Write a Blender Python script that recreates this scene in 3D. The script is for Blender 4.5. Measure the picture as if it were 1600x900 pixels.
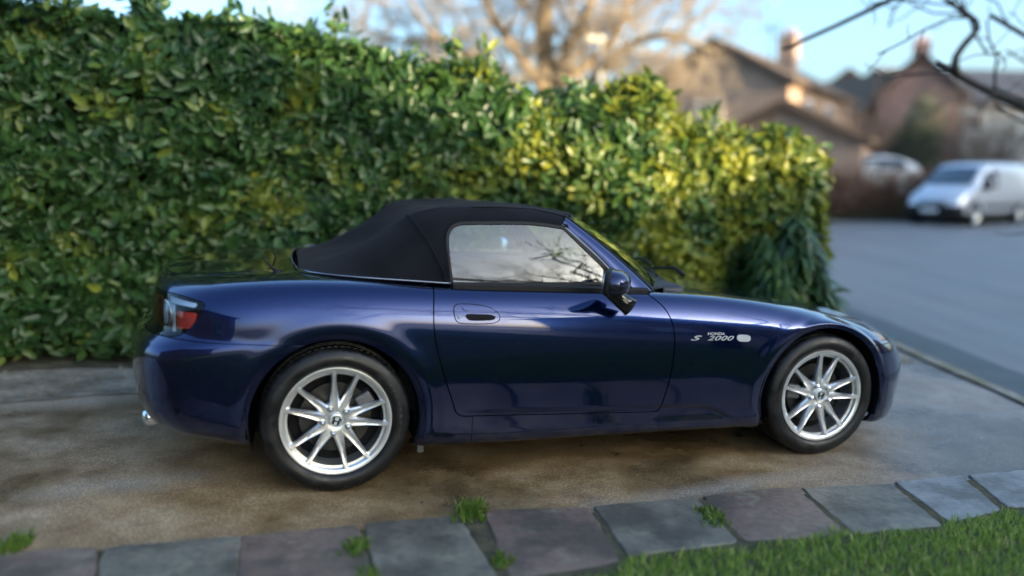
import bpy, bmesh, math, random
import numpy as np
from mathutils import Vector, Matrix
R = math.radians
PI = math.pi
for o in list(bpy.data.objects): bpy.data.objects.remove(o)
sc = bpy.context.scene
col = sc.collection

# ------------------------------------------------------------------ camera
CAM_H = 1.346
PITCH = R(8.0)
cam_d = bpy.data.cameras.new('camera')
cam = bpy.data.objects.new('camera', cam_d); col.objects.link(cam)
cam.location = (0, 0, CAM_H)
cam.rotation_euler = (R(90) - PITCH, 0, 0)
cam_d.sensor_width = 36; cam_d.lens = 36*1230/1600
cam_d.clip_start = .05; cam_d.clip_end = 3000
cam_d.dof.use_dof = True
cam_d.dof.focus_distance = 3.62
cam_d.dof.aperture_fstop = 0.45
sc.camera = cam
sc.render.resolution_x = 1024; sc.render.resolution_y = 576

# ------------------------------------------------------------------ sky and sun
SUN_EL = R(13.0)
SUN_DIR_XY = (0.80, -0.60)            # horizontal direction towards the sun
w = bpy.data.worlds.new('World'); sc.world = w; w.use_nodes = True
nt = w.node_tree
for n in list(nt.nodes): nt.nodes.remove(n)
wo = nt.nodes.new('ShaderNodeOutputWorld'); bg = nt.nodes.new('ShaderNodeBackground')
sky = nt.nodes.new('ShaderNodeTexSky'); sky.sky_type = 'NISHITA'; sky.sun_disc = False
sky.sun_elevation = SUN_EL
sky.sun_rotation = math.atan2(SUN_DIR_XY[0], SUN_DIR_XY[1])
sky.air_density = 1.0; sky.dust_density = 4.6; sky.ozone_density = 3.8
bg.inputs['Strength'].default_value = 0.12
nt.links.new(sky.outputs[0], bg.inputs[0]); nt.links.new(bg.outputs[0], wo.inputs[0])
sun_d = bpy.data.lights.new('sun', 'SUN'); sun = bpy.data.objects.new('sun', sun_d); col.objects.link(sun)
sun_d.energy = 2.8; sun_d.angle = R(.53); sun_d.color = (1.0, .79, .53)
sv = Vector((SUN_DIR_XY[0]*math.cos(SUN_EL), SUN_DIR_XY[1]*math.cos(SUN_EL), math.sin(SUN_EL)))
sun.rotation_euler = sv.to_track_quat('Z', 'Y').to_euler()
sc.view_settings.view_transform = 'Standard'; sc.view_settings.look = 'None'
sc.view_settings.exposure = 2.65; sc.view_settings.gamma = 1
sc.view_settings.use_white_balance = True; sc.view_settings.white_balance_temperature = 6850; sc.view_settings.white_balance_tint = 4
sc.render.engine = 'CYCLES'
sc.cycles.max_bounces = 8; sc.cycles.transparent_max_bounces = 12
sc.cycles.caustics_reflective = False; sc.cycles.caustics_refractive = False

# ------------------------------------------------------------------ the sloping drive
# The drive falls gently towards the street (about 1.9 degrees). Everything standing on
# it is laid out in its own level frame and set on the slope with the matrix M.
ROLL = 0.0334537
def _slope():
    cp, sp, cr, sr = math.cos(PITCH), math.sin(PITCH), math.cos(ROLL), math.sin(ROLL)
    A = Matrix(((1,0,0),(0,cp,-sp),(0,sp,cp)))        # (x,y,z) -> (right, depth, up)
    Rr = Matrix(((cr,0,sr),(0,1,0),(-sr,0,cr)))
    B = A.inverted() @ Rr @ A
    t = Vector((0,0,CAM_H))
    m = B.to_4x4(); m.translation = t - B @ t
    return m
M = _slope()
_n = (M.to_3x3() @ Vector((0,0,1))).normalized(); _p = M @ Vector((0,0,0))
def plane_z(x, y): return _p.z - (_n.x*(x-_p.x) + _n.y*(y-_p.y))/_n.z
def sstep(a, b, t):
    t = max(0, min(1, (t-a)/(b-a))); return t*t*(3-2*t)
def G(x, y):
    """height of the ground"""
    xs = x
    if x > 3.6: xs = 3.6 + 1.2*(1-math.exp(-(x-3.6)/1.2))
    if x < -6: xs = -6 - 2*(1-math.exp((x+6)/2))
    z = plane_z(xs, y)
    k = sstep(8, 19, max(y, abs(x)*.8, -y))
    z = z*(1-k)
    if x > 4: z += .8*sstep(25.4, 26.8, y)*sstep(4, 7, x)
    return z

# ------------------------------------------------------------------ helpers
def link(o):
    col.objects.link(o); return o
def tag(o, label=None, cat=None, group=None, kind=None):
    if label: o['label'] = label
    if cat: o['category'] = cat
    if group: o['group'] = group
    if kind: o['kind'] = kind
    return o
def empty(name, mat=None, loc=None, rz=0):
    o = bpy.data.objects.new(name, None); link(o); o.empty_display_size = .2
    if mat is not None: o.matrix_world = mat
    elif loc is not None: o.location = loc; o.rotation_euler = (0, 0, rz)
    return o
def mesh_obj(name, V, F, mat=None, parent=None, smooth=True, nrm=None):
    me = bpy.data.meshes.new(name)
    me.from_pydata([tuple(v) for v in V], [], [tuple(int(i) for i in f) for f in F])
    if mat is not None:
        for m_ in (mat if isinstance(mat, (list, tuple)) else [mat]): me.materials.append(m_)
    me.update()
    if smooth: me.polygons.foreach_set('use_smooth', [True]*len(me.polygons))
    if nrm is not None:
        me.normals_split_custom_set_from_vertices([tuple(n) for n in nrm])
    o = bpy.data.objects.new(name, me); link(o)
    if parent is not None: o.parent = parent
    return o
def bm_obj(name, bm, mat=None, parent=None, smooth=False, angle=None):
    me = bpy.data.meshes.new(name); bm.to_mesh(me); bm.free()
    if mat is not None:
        for m_ in (mat if isinstance(mat, (list, tuple)) else [mat]): me.materials.append(m_)
    if smooth or angle:
        me.polygons.foreach_set('use_smooth', [True]*len(me.polygons))
        if angle: me.set_sharp_from_angle(angle=R(angle))
    o = bpy.data.objects.new(name, me); link(o)
    if parent is not None: o.parent = parent
    return o
def copy_tree(o, parent=None):
    c = o.copy(); link(c); c.parent = parent
    for ch in list(o.children): copy_tree(ch, c)
    return c
def box(bm, x0, x1, y0, y1, z0, z1, mi=0, mat=None):
    vs = [bm.verts.new(p) for p in ((x0,y0,z0),(x1,y0,z0),(x1,y1,z0),(x0,y1,z0),(x0,y0,z1),(x1,y0,z1),(x1,y1,z1),(x0,y1,z1))]
    if mat is not None:
        for v in vs: v.co = mat @ v.co
    for f in ((0,3,2,1),(4,5,6,7),(0,1,5,4),(1,2,6,5),(2,3,7,6),(3,0,4,7)):
        g = bm.faces.new([vs[i] for i in f]); g.material_index = mi
    return vs
def lathe(V, F, prof, n=96, axis='Y', c=(0,0,0), rfun=None, a0=0, a1=2*PI, closed=True):
    """prof: list of (axial, radius)"""
    b = len(V); m = len(prof); nn = n if closed else n+1
    for i in range(nn):
        a = a0 + (a1-a0)*i/n
        for j, (h, r) in enumerate(prof):
            if rfun: r = rfun(i, j, r)
            if axis == 'Y': V.append((c[0]+r*math.cos(a), c[1]+h, c[2]+r*math.sin(a)))
            elif axis == 'Z': V.append((c[0]+r*math.cos(a), c[1]+r*math.sin(a), c[2]+h))
            else: V.append((c[0]+h, c[1]+r*math.cos(a), c[2]+r*math.sin(a)))
    for i in range(n):
        i2 = (i+1) % nn if closed else i+1
        for j in range(m-1):
            F.append((b+i*m+j, b+i*m+j+1, b+i2*m+j+1, b+i2*m+j))
def tube(V, F, pts, rad, n=8, cap=True):
    """tube along points with one radius or one per point"""
    pts = [Vector(p) for p in pts]; k = len(pts)
    if not hasattr(rad, '__len__'): rad = [rad]*k
    b = len(V); up = None
    for i, p in enumerate(pts):
        t = (pts[min(i+1, k-1)] - pts[max(i-1, 0)]).normalized()
        if up is None:
            up = Vector((0,0,1)) if abs(t.z) < .9 else Vector((1,0,0))
        s = t.cross(up).normalized(); up = s.cross(t).normalized()
        for j in range(n):
            a = 2*PI*j/n
            V.append(tuple(p + (s*math.cos(a) + up*math.sin(a))*rad[i]))
    for i in range(k-1):
        for j in range(n):
            j2 = (j+1) % n
            F.append((b+i*n+j, b+i*n+j2, b+(i+1)*n+j2, b+(i+1)*n+j))
    if cap:
        F.append(tuple(b+j for j in range(n))[::-1]); F.append(tuple(b+(k-1)*n+j for j in range(n)))

# ------------------------------------------------------------------ materials
class NT:
    def __init__(s, name):
        s.m = bpy.data.materials.new(name); s.m.use_nodes = True
        s.t = s.m.node_tree; s.n = s.t.nodes; s.l = s.t.links
        s.b = s.n['Principled BSDF']; s.out = s.n['Material Output']
    def node(s, t, **k):
        n = s.n.new(t)
        for a, v in k.items():
            if a in n.inputs.keys() if isinstance(a, str) else False: n.inputs[a].default_value = v
            else: setattr(n, a, v)
        return n
    def set(s, **k):
        for a, v in k.items(): s.b.inputs[a.replace('_', ' ')].default_value = v
        return s
    def link(s, a, b): s.l.new(a, b)
    def coord(s, kind='Object', scale=1.0, sx=None):
        tc = s.n.new('ShaderNodeTexCoord'); mp = s.n.new('ShaderNodeMapping')
        mp.inputs['Scale'].default_value = sx if sx else (scale,)*3
        s.link(tc.outputs[kind], mp.inputs[0]); return mp.outputs[0]
    def noise(s, co, scale, detail=4, rough=.55):
        n = s.n.new('ShaderNodeTexNoise'); n.inputs['Scale'].default_value = scale
        n.inputs['Detail'].default_value = detail; n.inputs['Roughness'].default_value = rough
        s.link(co, n.inputs['Vector']); return n.outputs['Fac']
    def ramp(s, fac, stops, interp='LINEAR'):
        r = s.n.new('ShaderNodeValToRGB'); r.color_ramp.interpolation = interp
        e = r.color_ramp.elements
        while len(e) > 1: e.remove(e[-1])
        for i, (p, c) in enumerate(stops):
            x = e[0] if i == 0 else e.new(p)
            x.position = p; x.color = (*c, 1) if hasattr(c, '__len__') else (c, c, c, 1)
        s.link(fac, r.inputs[0]); return r.outputs[0]
    def mix(s, fac, a, b, mode='MIX'):
        x = s.n.new('ShaderNodeMix'); x.data_type = 'RGBA'; x.blend_type = mode
        for i, v in ((0, fac), (6, a), (7, b)):
            if isinstance(v, (int, float)): x.inputs[i].default_value = v
            elif isinstance(v, tuple): x.inputs[i].default_value = (*v, 1)
            else: s.link(v, x.inputs[i])
        return x.outputs[2]
    def bump(s, h, strength=.3, dist=.01):
        b = s.n.new('ShaderNodeBump'); b.inputs['Strength'].default_value = strength
        b.inputs['Distance'].default_value = dist
        s.link(h, b.inputs['Height']); s.link(b.outputs[0], s.b.inputs['Normal']); return b
def simple(name, c, rough=.5, metal=0, coat=0, spec=.5, nz=0, nscale=20):
    k = NT(name); k.set(Base_Color=(*c, 1), Roughness=rough, Metallic=metal, Coat_Weight=coat, Specular_IOR_Level=spec)
    if nz:
        f = k.noise(k.coord(), nscale, 5)
        k.link(k.ramp(f, [(.3, tuple(x*(1-nz) for x in c)), (.7, tuple(min(1, x*(1+nz)) for x in c))]), k.b.inputs['Base Color'])
    return k.m
# ================================================================== THE CAR
# car frame: x forward (0 = rear axle), y to the far side, z up; near side is y < 0
CAR_YAW = 0.284377
_cs, _sn = math.cos(CAR_YAW), math.sin(CAR_YAW)
CAR_M = M @ Matrix.Translation((-0.712261 - .86*_sn, 3.167658 + .86*_cs, 0)) @ Matrix.Rotation(CAR_YAW, 4, 'Z')

def paint_mat():
    k = NT('navy_paint')
    k.set(Base_Color=(.006, .012, .085, 1), Metallic=.95, Roughness=.20, Coat_Weight=1.0, Coat_Roughness=.02, Coat_IOR=1.5)
    co = k.coord()
    v = k.n.new('ShaderNodeTexVoronoi'); v.inputs['Scale'].default_value = 900; k.link(co, v.inputs['Vector'])
    k.link(k.mix(v.outputs['Color'], (.0025, .010, .052), (.006, .023, .118)), k.b.inputs['Base Color'])
    # a faint film of dust and dried drops
    f = k.noise(co, 14, 6, .7); r = k.ramp(f, [(.45, .015), (.8, .10)])
    k.link(r, k.b.inputs['Coat Roughness'])
    # road film thrown up along the sills and behind the wheels
    sx = k.n.new('ShaderNodeSeparateXYZ'); k.link(co, sx.inputs[0])
    lo = k.n.new('ShaderNodeMapRange'); lo.inputs[1].default_value = .36; lo.inputs[2].default_value = .16; lo.inputs[4].default_value = .55; k.link(sx.outputs[2], lo.inputs[0])
    dn = k.ramp(k.noise(co, 22, 8, .75), [(.42,0.),(.62,1.)]); mu = k.n.new('ShaderNodeMath'); mu.operation = 'MULTIPLY'; k.link(lo.outputs[0], mu.inputs[0]); k.link(dn, mu.inputs[1])
    df = k.n.new('ShaderNodeBsdfDiffuse'); df.inputs[0].default_value = (.10,.085,.065,1); ms = k.n.new('ShaderNodeMixShader')
    mu2 = k.n.new('ShaderNodeMath'); mu2.operation = 'MULTIPLY'; mu2.inputs[1].default_value = .45; k.link(mu.outputs[0], mu2.inputs[0])
    k.link(mu2.outputs[0], ms.inputs[0]); k.link(k.b.outputs[0], ms.inputs[1]); k.link(df.outputs[0], ms.inputs[2]); k.link(ms.outputs[0], k.out.inputs['Surface'])
    return k.m
MP = paint_mat()
M_black = simple('black_plastic', (.008,.008,.009), .55, spec=.25)
M_gloss = simple('gloss_black', (.008,.008,.010), .08)
M_dark = simple('dark_liner', (.006,.006,.007), .8, spec=.2)
M_chrome = simple('chrome', (.75,.77,.8), .12, 1)
def cloth_mat():
    k = NT('soft_top_cloth'); k.set(Roughness=1.0, Specular_IOR_Level=.12, Sheen_Weight=.02)
    co = k.coord(); f = k.noise(co, 6, 5)
    k.link(k.ramp(f, [(.3, (.0042,.0046,.0066)), (.7, (.0085,.0095,.0125))]), k.b.inputs['Base Color'])
    wv = k.noise(co, 700, 2); k.bump(wv, .25, .001); return k.m
M_cloth = cloth_mat()
def glass_mat(name, tint, refl, rough=.0, base=.06):
    """clear glass: mostly see-through, with a strong fresnel reflection"""
    k = NT(name); k.n.remove(k.b)
    tr = k.n.new('ShaderNodeBsdfTransparent'); tr.inputs[0].default_value = (*tint, 1)
    gl = k.n.new('ShaderNodeBsdfGlossy'); gl.inputs['Roughness'].default_value = rough; gl.inputs[0].default_value = (1,1,1,1)
    fr = k.n.new('ShaderNodeFresnel'); fr.inputs['IOR'].default_value = refl
    mx = k.n.new('ShaderNodeMixShader')
    k.link(fr.outputs[0], mx.inputs[0]); k.link(tr.outputs[0], mx.inputs[1]); k.link(gl.outputs[0], mx.inputs[2])
    k.link(mx.outputs[0], k.out.inputs['Surface']); return k.m
M_glass = glass_mat('window_glass', (.88,.96,.98), 1.88)
M_screen = glass_mat('windscreen_glass', (.72,.80,.78), 1.9)

# ---- body surface: lines run nose to tail, stations run round the body
S_ = [
# s0 rear centre
[(-.72,0,.880),(-.745,0,.876),(-.765,0,.868),(-.775,0,.845),(-.79,0,.775),(-.805,0,.682),(-.855,0,.640),(-.872,0,.50),(-.855,0,.36),(-.80,0,.25),(-.70,0,.23)],
[(-.685,0,.884),(-.72,.17,.878),(-.742,.29,.868),(-.753,.31,.842),(-.768,.33,.772),(-.782,.34,.682),(-.832,.37,.638),(-.848,.38,.50),(-.832,.37,.36),(-.77,.34,.25),(-.68,.32,.23)],
[(-.62,0,.888),(-.66,.28,.880),(-.70,.48,.866),(-.715,.53,.836),(-.730,.57,.764),(-.740,.585,.680),(-.778,.635,.636),(-.793,.645,.50),(-.778,.63,.36),(-.72,.59,.26),(-.64,.53,.235)],
[(-.52,0,.895),(-.56,.35,.888),(-.60,.61,.868),(-.622,.68,.84),(-.637,.735,.766),(-.645,.752,.677),(-.672,.797,.636),(-.682,.803,.50),(-.668,.79,.36),(-.625,.75,.265),(-.56,.68,.24)],
[(-.40,0,.900),(-.43,.38,.895),(-.46,.68,.879),(-.478,.752,.856),(-.488,.822,.775),(-.49,.842,.672),(-.497,.860,.637),(-.498,.861,.50),(-.487,.848,.35),(-.46,.805,.245),(-.42,.73,.22)],
[(-.25,0,.905),(-.25,.40,.902),(-.25,.705,.893),(-.25,.785,.869),(-.25,.853,.78),(-.25,.869,.668),(-.25,.874,.630),(-.25,.873,.50),(-.25,.86,.33),(-.25,.82,.205),(-.25,.74,.19)],
[(.05,0,.905),(.05,.40,.903),(.05,.72,.894),(.05,.80,.872),(.05,.866,.785),(.05,.878,.665),(.05,.879,.61),(.05,.873,.48),(.05,.86,.33),(.05,.83,.20),(.05,.75,.19)],
[(.42,0,.895),(.42,.42,.89),(.42,.725,.872),(.42,.80,.853),(.42,.862,.765),(.42,.873,.645),(.42,.873,.58),(.42,.866,.46),(.42,.85,.31),(.42,.828,.178),(.42,.75,.165)],
[(.9,0,.88),(.9,.42,.872),(.9,.72,.854),(.9,.795,.836),(.9,.856,.745),(.9,.869,.63),(.9,.869,.57),(.9,.862,.45),(.9,.846,.30),(.9,.825,.172),(.9,.75,.16)],
[(1.4,0,.845),(1.4,.42,.842),(1.4,.715,.834),(1.4,.79,.816),(1.4,.852,.725),(1.4,.866,.615),(1.4,.866,.56),(1.4,.860,.45),(1.4,.845,.30),(1.4,.822,.172),(1.4,.75,.16)],
[(1.85,0,.815),(1.85,.43,.806),(1.85,.71,.805),(1.85,.79,.786),(1.85,.853,.70),(1.85,.867,.605),(1.85,.867,.55),(1.85,.862,.44),(1.85,.850,.30),(1.85,.828,.172),(1.85,.75,.16)],
[(2.2,0,.757),(2.2,.41,.751),(2.2,.70,.759),(2.2,.785,.741),(2.2,.852,.682),(2.2,.870,.60),(2.2,.872,.54),(2.2,.868,.44),(2.2,.858,.30),(2.2,.835,.172),(2.2,.76,.16)],
[(2.52,0,.695),(2.52,.40,.690),(2.52,.685,.692),(2.52,.772,.670),(2.52,.838,.628),(2.52,.862,.56),(2.52,.868,.50),(2.52,.868,.42),(2.52,.86,.30),(2.52,.84,.172),(2.52,.77,.16)],
[(2.80,0,.640),(2.82,.38,.632),(2.79,.655,.622),(2.80,.728,.600),(2.815,.775,.560),(2.83,.80,.505),(2.84,.806,.45),(2.845,.807,.36),(2.84,.80,.24),(2.825,.785,.145),(2.78,.72,.135)],
[(2.92,0,.612),(2.94,.32,.602),(2.925,.56,.588),(2.95,.61,.560),(2.968,.645,.528),(2.99,.665,.490),(3.005,.675,.44),(3.01,.68,.36),(3.0,.67,.24),(2.965,.64,.140),(2.90,.58,.13)],
[(2.99,0,.612),(3.03,.20,.597),(3.06,.33,.572),(3.09,.36,.545),(3.115,.37,.518),(3.14,.38,.485),(3.165,.385,.44),(3.175,.39,.36),(3.16,.38,.25),(3.11,.36,.160),(3.03,.33,.15)],
[(3.02,0,.605),(3.07,0,.585),(3.105,0,.565),(3.135,0,.54),(3.16,0,.515),(3.185,0,.485),(3.21,0,.44),(3.22,0,.36),(3.20,0,.25),(3.15,0,.165),(3.06,0,.155)],
]
S_ = np.array(S_, float)
def natcub(t, P, tt):
    """natural cubic spline through P at parameters t, sampled at tt"""
    n = len(t); h = np.diff(t)
    A = np.zeros((n, n)); B = np.zeros((n,)+P.shape[1:])
    A[0,0] = A[-1,-1] = 1
    for i in range(1, n-1):
        A[i,i-1] = h[i-1]; A[i,i] = 2*(h[i-1]+h[i]); A[i,i+1] = h[i]
        B[i] = 6*((P[i+1]-P[i])/h[i] - (P[i]-P[i-1])/h[i-1])
    m = np.linalg.solve(A, B.reshape(n, -1)).reshape(B.shape)
    k = np.clip(np.searchsorted(t, tt, side='right')-1, 0, n-2)
    sh = (-1,)+(1,)*(P.ndim-1)
    hk = h[k].reshape(sh); a = (t[k+1]-tt).reshape(sh)/hk; b = (tt-t[k]).reshape(sh)/hk
    return a*P[k]+b*P[k+1]+((a**3-a)*m[k]+(b**3-b)*m[k+1])*hk**2/6
def blur(P, axis, sig, mirror0=None, mirror1=None):
    """gaussian smoothing along an axis; ends held by odd reflection, or mirrored in y where the surface meets its mirror image"""
    r = int(3*sig)+1; k = np.exp(-.5*(np.arange(-r, r+1)/sig)**2); k /= k.sum()
    Q = np.moveaxis(P, axis, 0)
    a = Q[1:r+1][::-1].copy(); b = Q[-r-1:-1][::-1].copy()
    if mirror0 == 'y': a[..., 1] *= -1
    else: a = 2*Q[:1]-a
    if mirror1 == 'y': b[..., 1] *= -1
    else: b = 2*Q[-1:]-b
    E_ = np.concatenate([a, Q, b], 0)
    out = sum(k[i]*E_[i:i+len(Q)] for i in range(2*r+1))
    return np.moveaxis(out, 0, axis)
def densify(S, nu, nv, su, sv_, ends='y'):
    # u parameter from mean chord lengths
    d = np.linalg.norm(np.diff(S, axis=0), axis=2).mean(1); tu = np.r_[0, np.cumsum(d)]
    A = natcub(tu, S, np.linspace(0, tu[-1], nu))
    d = np.linalg.norm(np.diff(A, axis=1), axis=2).mean(0)**.8; tv = np.r_[0, np.cumsum(d)]
    B = natcub(tv, np.moveaxis(A, 1, 0), np.linspace(0, tv[-1], nv)); B = np.moveaxis(B, 0, 1)
    B = blur(B, 0, su, ends, ends)
    B = blur(B, 1, sv_, 'y', None)
    return B
def grid_normals(P):
    du = np.gradient(P, axis=0); dv = np.gradient(P, axis=1)
    N = np.cross(dv, du); N /= np.maximum(np.linalg.norm(N, axis=2, keepdims=True), 1e-9); return N
ARCH = ((0.0, .312, .352), (2.385, .312, .347))
def orient_out(P, N):
    c = np.array([1.2, 0, .5]); s = np.sign(((P-c)*N*np.array([.25,1,1])).sum())
    return N*s
def body_grid():
    P = densify(S_, 520, 230, 5.0, 2.2)
    x, y, z = P[...,0], P[...,1], P[...,2]
    side = np.clip((y-.62)/.10, 0, 1)
    N_ = grid_normals(P); N_ = orient_out(P, N_)
    disp = np.zeros_like(x)
    for cx, cz, r in ARCH:
        d = np.hypot(x-cx, z-cz)
        disp += side*.0045*np.exp(-((d-r-.060)/.040)**2)
        lip = np.clip((r+.032-d)/.032, 0, 1)
    P = P+N_*disp[..., None]; x, y, z = P[...,0], P[...,1], P[...,2]
    sm = lambda t: np.clip(t, 0, 1)**2*(3-2*np.clip(t, 0, 1))
    for cx, cz, r in ARCH:
        d = np.hypot(x-cx, z-cz); on = (y > .5)
        y = y + on*np.clip(.864-y, 0, .075)*sm((r+.052-d)/.034)*sm(((z-cz)/d-.25)/.35)
        y = y - on*.013*np.clip((r+.028-d)/.028, 0, 1)
    # scooped skirt ahead of the door and swelling of the lower sill
    sm = lambda t: np.clip(t, 0, 1)**2*(3-2*np.clip(t, 0, 1))
    g = sm((1.95-x)/.10)*sm((x-.50)/.25)
    zz = .336-.028*(x-.5)-(sm((x-1.70)/.26))*.085
    t = sm((zz-z)/.022)*(.35+.65*sm((x-1.30)/.25)*1.0)*sm((z-.17)/.09)
    y = y - side*.012*g*t
    P = np.stack([x, y, z], 2)
    P[0,:,1] = 0; P[-1,:,1] = 0; P[:,0,1] = 0
    return P
BG = body_grid()
BN = grid_normals(BG)
nu_, nv_ = BG.shape[:2]
BN = orient_out(BG, BN)
_sub = BG[::2, nv_//4::2, :].reshape(-1, 3); _sub = _sub[_sub[:,1] > .45]; _sx = np.argsort(_sub[:,0]); _sub = _sub[_sx]
def body_y(x, z):
    """outer half width of the body at side-view position (look-up on the flank)"""
    a, b = np.searchsorted(_sub[:,0], (x-.02, x+.02)); q = _sub[a:b]
    d = (q[:,0]-x)**2+(q[:,2]-z)**2
    i = np.argpartition(d, 4)[:4]; w_ = 1/(d[i]+1e-7)
    return float((q[i,1]*w_).sum()/w_.sum())
def grid_tris(nu, nv):
    i = np.arange(nu*nv).reshape(nu, nv)
    a, b, c, d = i[:-1,:-1].ravel(), i[1:,:-1].ravel(), i[1:,1:].ravel(), i[:-1,1:].ravel()
    return np.concatenate([np.stack([a,b,c],1), np.stack([a,c,d],1)])
def clip(V, N, F, s):
    """split a triangle mesh along s = 0; returns the s<0 part and the s>0 part"""
    s = np.where(np.abs(s) < 1e-7, 1e-7, s)
    neg = s < 0; cnt = neg[F].sum(1)
    Vl = [V]; Nl = [N]; nb = len(V); cache = {}; ev = []; en = []
    FN = [F[cnt == 3]]; FP = [F[cnt == 0]]
    def cut(a, b):
        k = (a, b) if a < b else (b, a)
        if k not in cache:
            t = s[k[0]]/(s[k[0]]-s[k[1]])
            ev.append(V[k[0]]*(1-t)+V[k[1]]*t)
            n = N[k[0]]*(1-t)+N[k[1]]*t; en.append(n/np.linalg.norm(n))
            cache[k] = nb+len(ev)-1
        return cache[k]
    fn = []; fp = []
    for f, c in zip(F[(cnt == 1)|(cnt == 2)].tolist(), cnt[(cnt == 1)|(cnt == 2)].tolist()):
        q = [neg[i] for i in f]
        lone = q.index(True) if c == 1 else q.index(False)
        a, b, d = f[lone], f[(lone+1)%3], f[(lone+2)%3]
        p, r = cut(a, b), cut(a, d)
        one = [(a, p, r)]; two = [(p, b, d), (p, d, r)]
        if c == 1: fn += one; fp += two
        else: fp += one; fn += two
    if ev: Vl.append(np.array(ev)); Nl.append(np.array(en))
    V2 = np.concatenate(Vl); N2 = np.concatenate(Nl)
    out = []
    for A, B in ((FN, fn), (FP, fp)):
        FF = np.concatenate(A+([np.array(B)] if B else []))
        if len(FF) == 0: out.append((np.zeros((0,3)), np.zeros((0,3)), FF)); continue
        u, inv = np.unique(FF, return_inverse=True)
        out.append((V2[u], N2[u], inv.reshape(FF.shape)))
    return out
def poly_sdf(px, py, poly):
    """signed distance to a closed polygon (negative inside)"""
    P = np.array(poly, float); Q = np.roll(P, -1, 0)
    d = np.full(px.shape, 1e9); ins = np.zeros(px.shape, bool)
    for (ax, ay), (bx, by) in zip(P, Q):
        ex, ey = bx-ax, by-ay; wx, wy = px-ax, py-ay
        t = np.clip((wx*ex+wy*ey)/(ex*ex+ey*ey+1e-12), 0, 1)
        d = np.minimum(d, (wx-ex*t)**2+(wy-ey*t)**2)
        c = ((ay <= py) != (by <= py)) & (px < ex*(py-ay)/(ey+1e-12*(ey == 0))+ax)
        ins ^= c
    d = np.sqrt(d); return np.where(ins, -d, d)
def roundpoly(poly, it=3):
    P = np.array(poly, float)
    for _ in range(it):
        Q = np.roll(P, -1, 0); P = np.stack([P*.75+Q*.25, P*.25+Q*.75], 1).reshape(-1, 2)
    return P
def fit_spline(pts, n=40):
    P = np.array(pts, float); d = np.linalg.norm(np.diff(P, axis=0), axis=1); t = np.r_[0, np.cumsum(d)]
    return natcub(t, P, np.linspace(0, t[-1], n))
def panel(name, part, mat, parent, flange=.010, mirror=False, both=False, skip_y0=True):
    """turn a clipped piece (near-side half, Y outward) into an object with a turned-in edge.
    mirror: put on far side; both: both halves joined at the centre line"""
    V, N, F = part
    if len(F) == 0: return None
    # boundary edges
    e = np.concatenate([F[:,[0,1]], F[:,[1,2]], F[:,[2,0]]]); es = np.sort(e, 1)
    key = es[:,0].astype(np.int64)*len(V)+es[:,1]; u, idx, cnt = np.unique(key, return_index=True, return_counts=True)
    be = e[idx[cnt == 1]]
    # keep those not on the centre line
    be = be[~((V[be[:,0],1] < 1e-4) & (V[be[:,1],1] < 1e-4))]
    # flip faces so winding agrees with normals
    fn = np.cross(V[F[:,1]]-V[F[:,0]], V[F[:,2]]-V[F[:,0]]); flip = (fn*N[F[:,0]]).sum() < 0
    if flip: F = F[:, ::-1]; be = be[:, ::-1]
    Va = [V]; Na = [N]; Fa = [F]
    if flange:
        b0 = len(V); vs = be.ravel(); u, inv = np.unique(vs, return_inverse=True); inv = inv.reshape(-1, 2)
        top = V[u]; low = V[u]-N[u]*flange
        # edge normals
        d = V[be[:,1]]-V[be[:,0]]; en = np.cross(d, N[be[:,0]]); en /= np.maximum(np.linalg.norm(en, axis=1, keepdims=True), 1e-9)
        nn = np.zeros_like(top); np.add.at(nn, inv[:,0], en); np.add.at(nn, inv[:,1], en)
        nn /= np.maximum(np.linalg.norm(nn, axis=1, keepdims=True), 1e-9)
        k = len(u)
        # a narrow rounded shoulder so that edges catch light
        mid = V[u]-N[u]*.0012+nn*.0006
        Va += [top, mid, low]; Na += [(N[u]*.8+nn*.6), nn, nn]
        a, b = b0+inv[:,0], b0+inv[:,1]
        Fa += [np.stack([b, a, a+k], 1), np.stack([b, a+k, b+k], 1), np.stack([b+k, a+k, a+2*k], 1), np.stack([b+k, a+2*k, b+2*k], 1)]
    V = np.concatenate(Va); N = np.concatenate(Na); F = np.concatenate(Fa)
    N = N/np.maximum(np.linalg.norm(N, axis=1, keepdims=True), 1e-9)
    near = V*np.array([1,-1,1]), N*np.array([1,-1,1]), F[:, ::-1]
    far = V, N, F
    if both:
        VV = np.concatenate([near[0], far[0]]); NN = np.concatenate([near[1], far[1]]); FF = np.concatenate([near[2], far[2]+len(V)])
    else: VV, NN, FF = far if mirror else near
    return mesh_obj(name, VV, FF, mat, parent, True, NN)

car = empty('roadster', CAR_M)
tag(car, 'dark blue two-seat roadster with closed black soft top parked on the drive', 'car')

V0 = BG.reshape(-1, 3); N0 = BN.reshape(-1, 3); F0 = grid_tris(nu_, nv_)
allp = (V0, N0, F0)
# wheel arches
for cx, cz, r in ARCH:
    V, N, F = allp; s = r - np.hypot(V[:,0]-cx, V[:,2]-cz); s = np.where(V[:,1] < .40, -1, s)
    allp = clip(V, N, F, s)[0]
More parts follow.
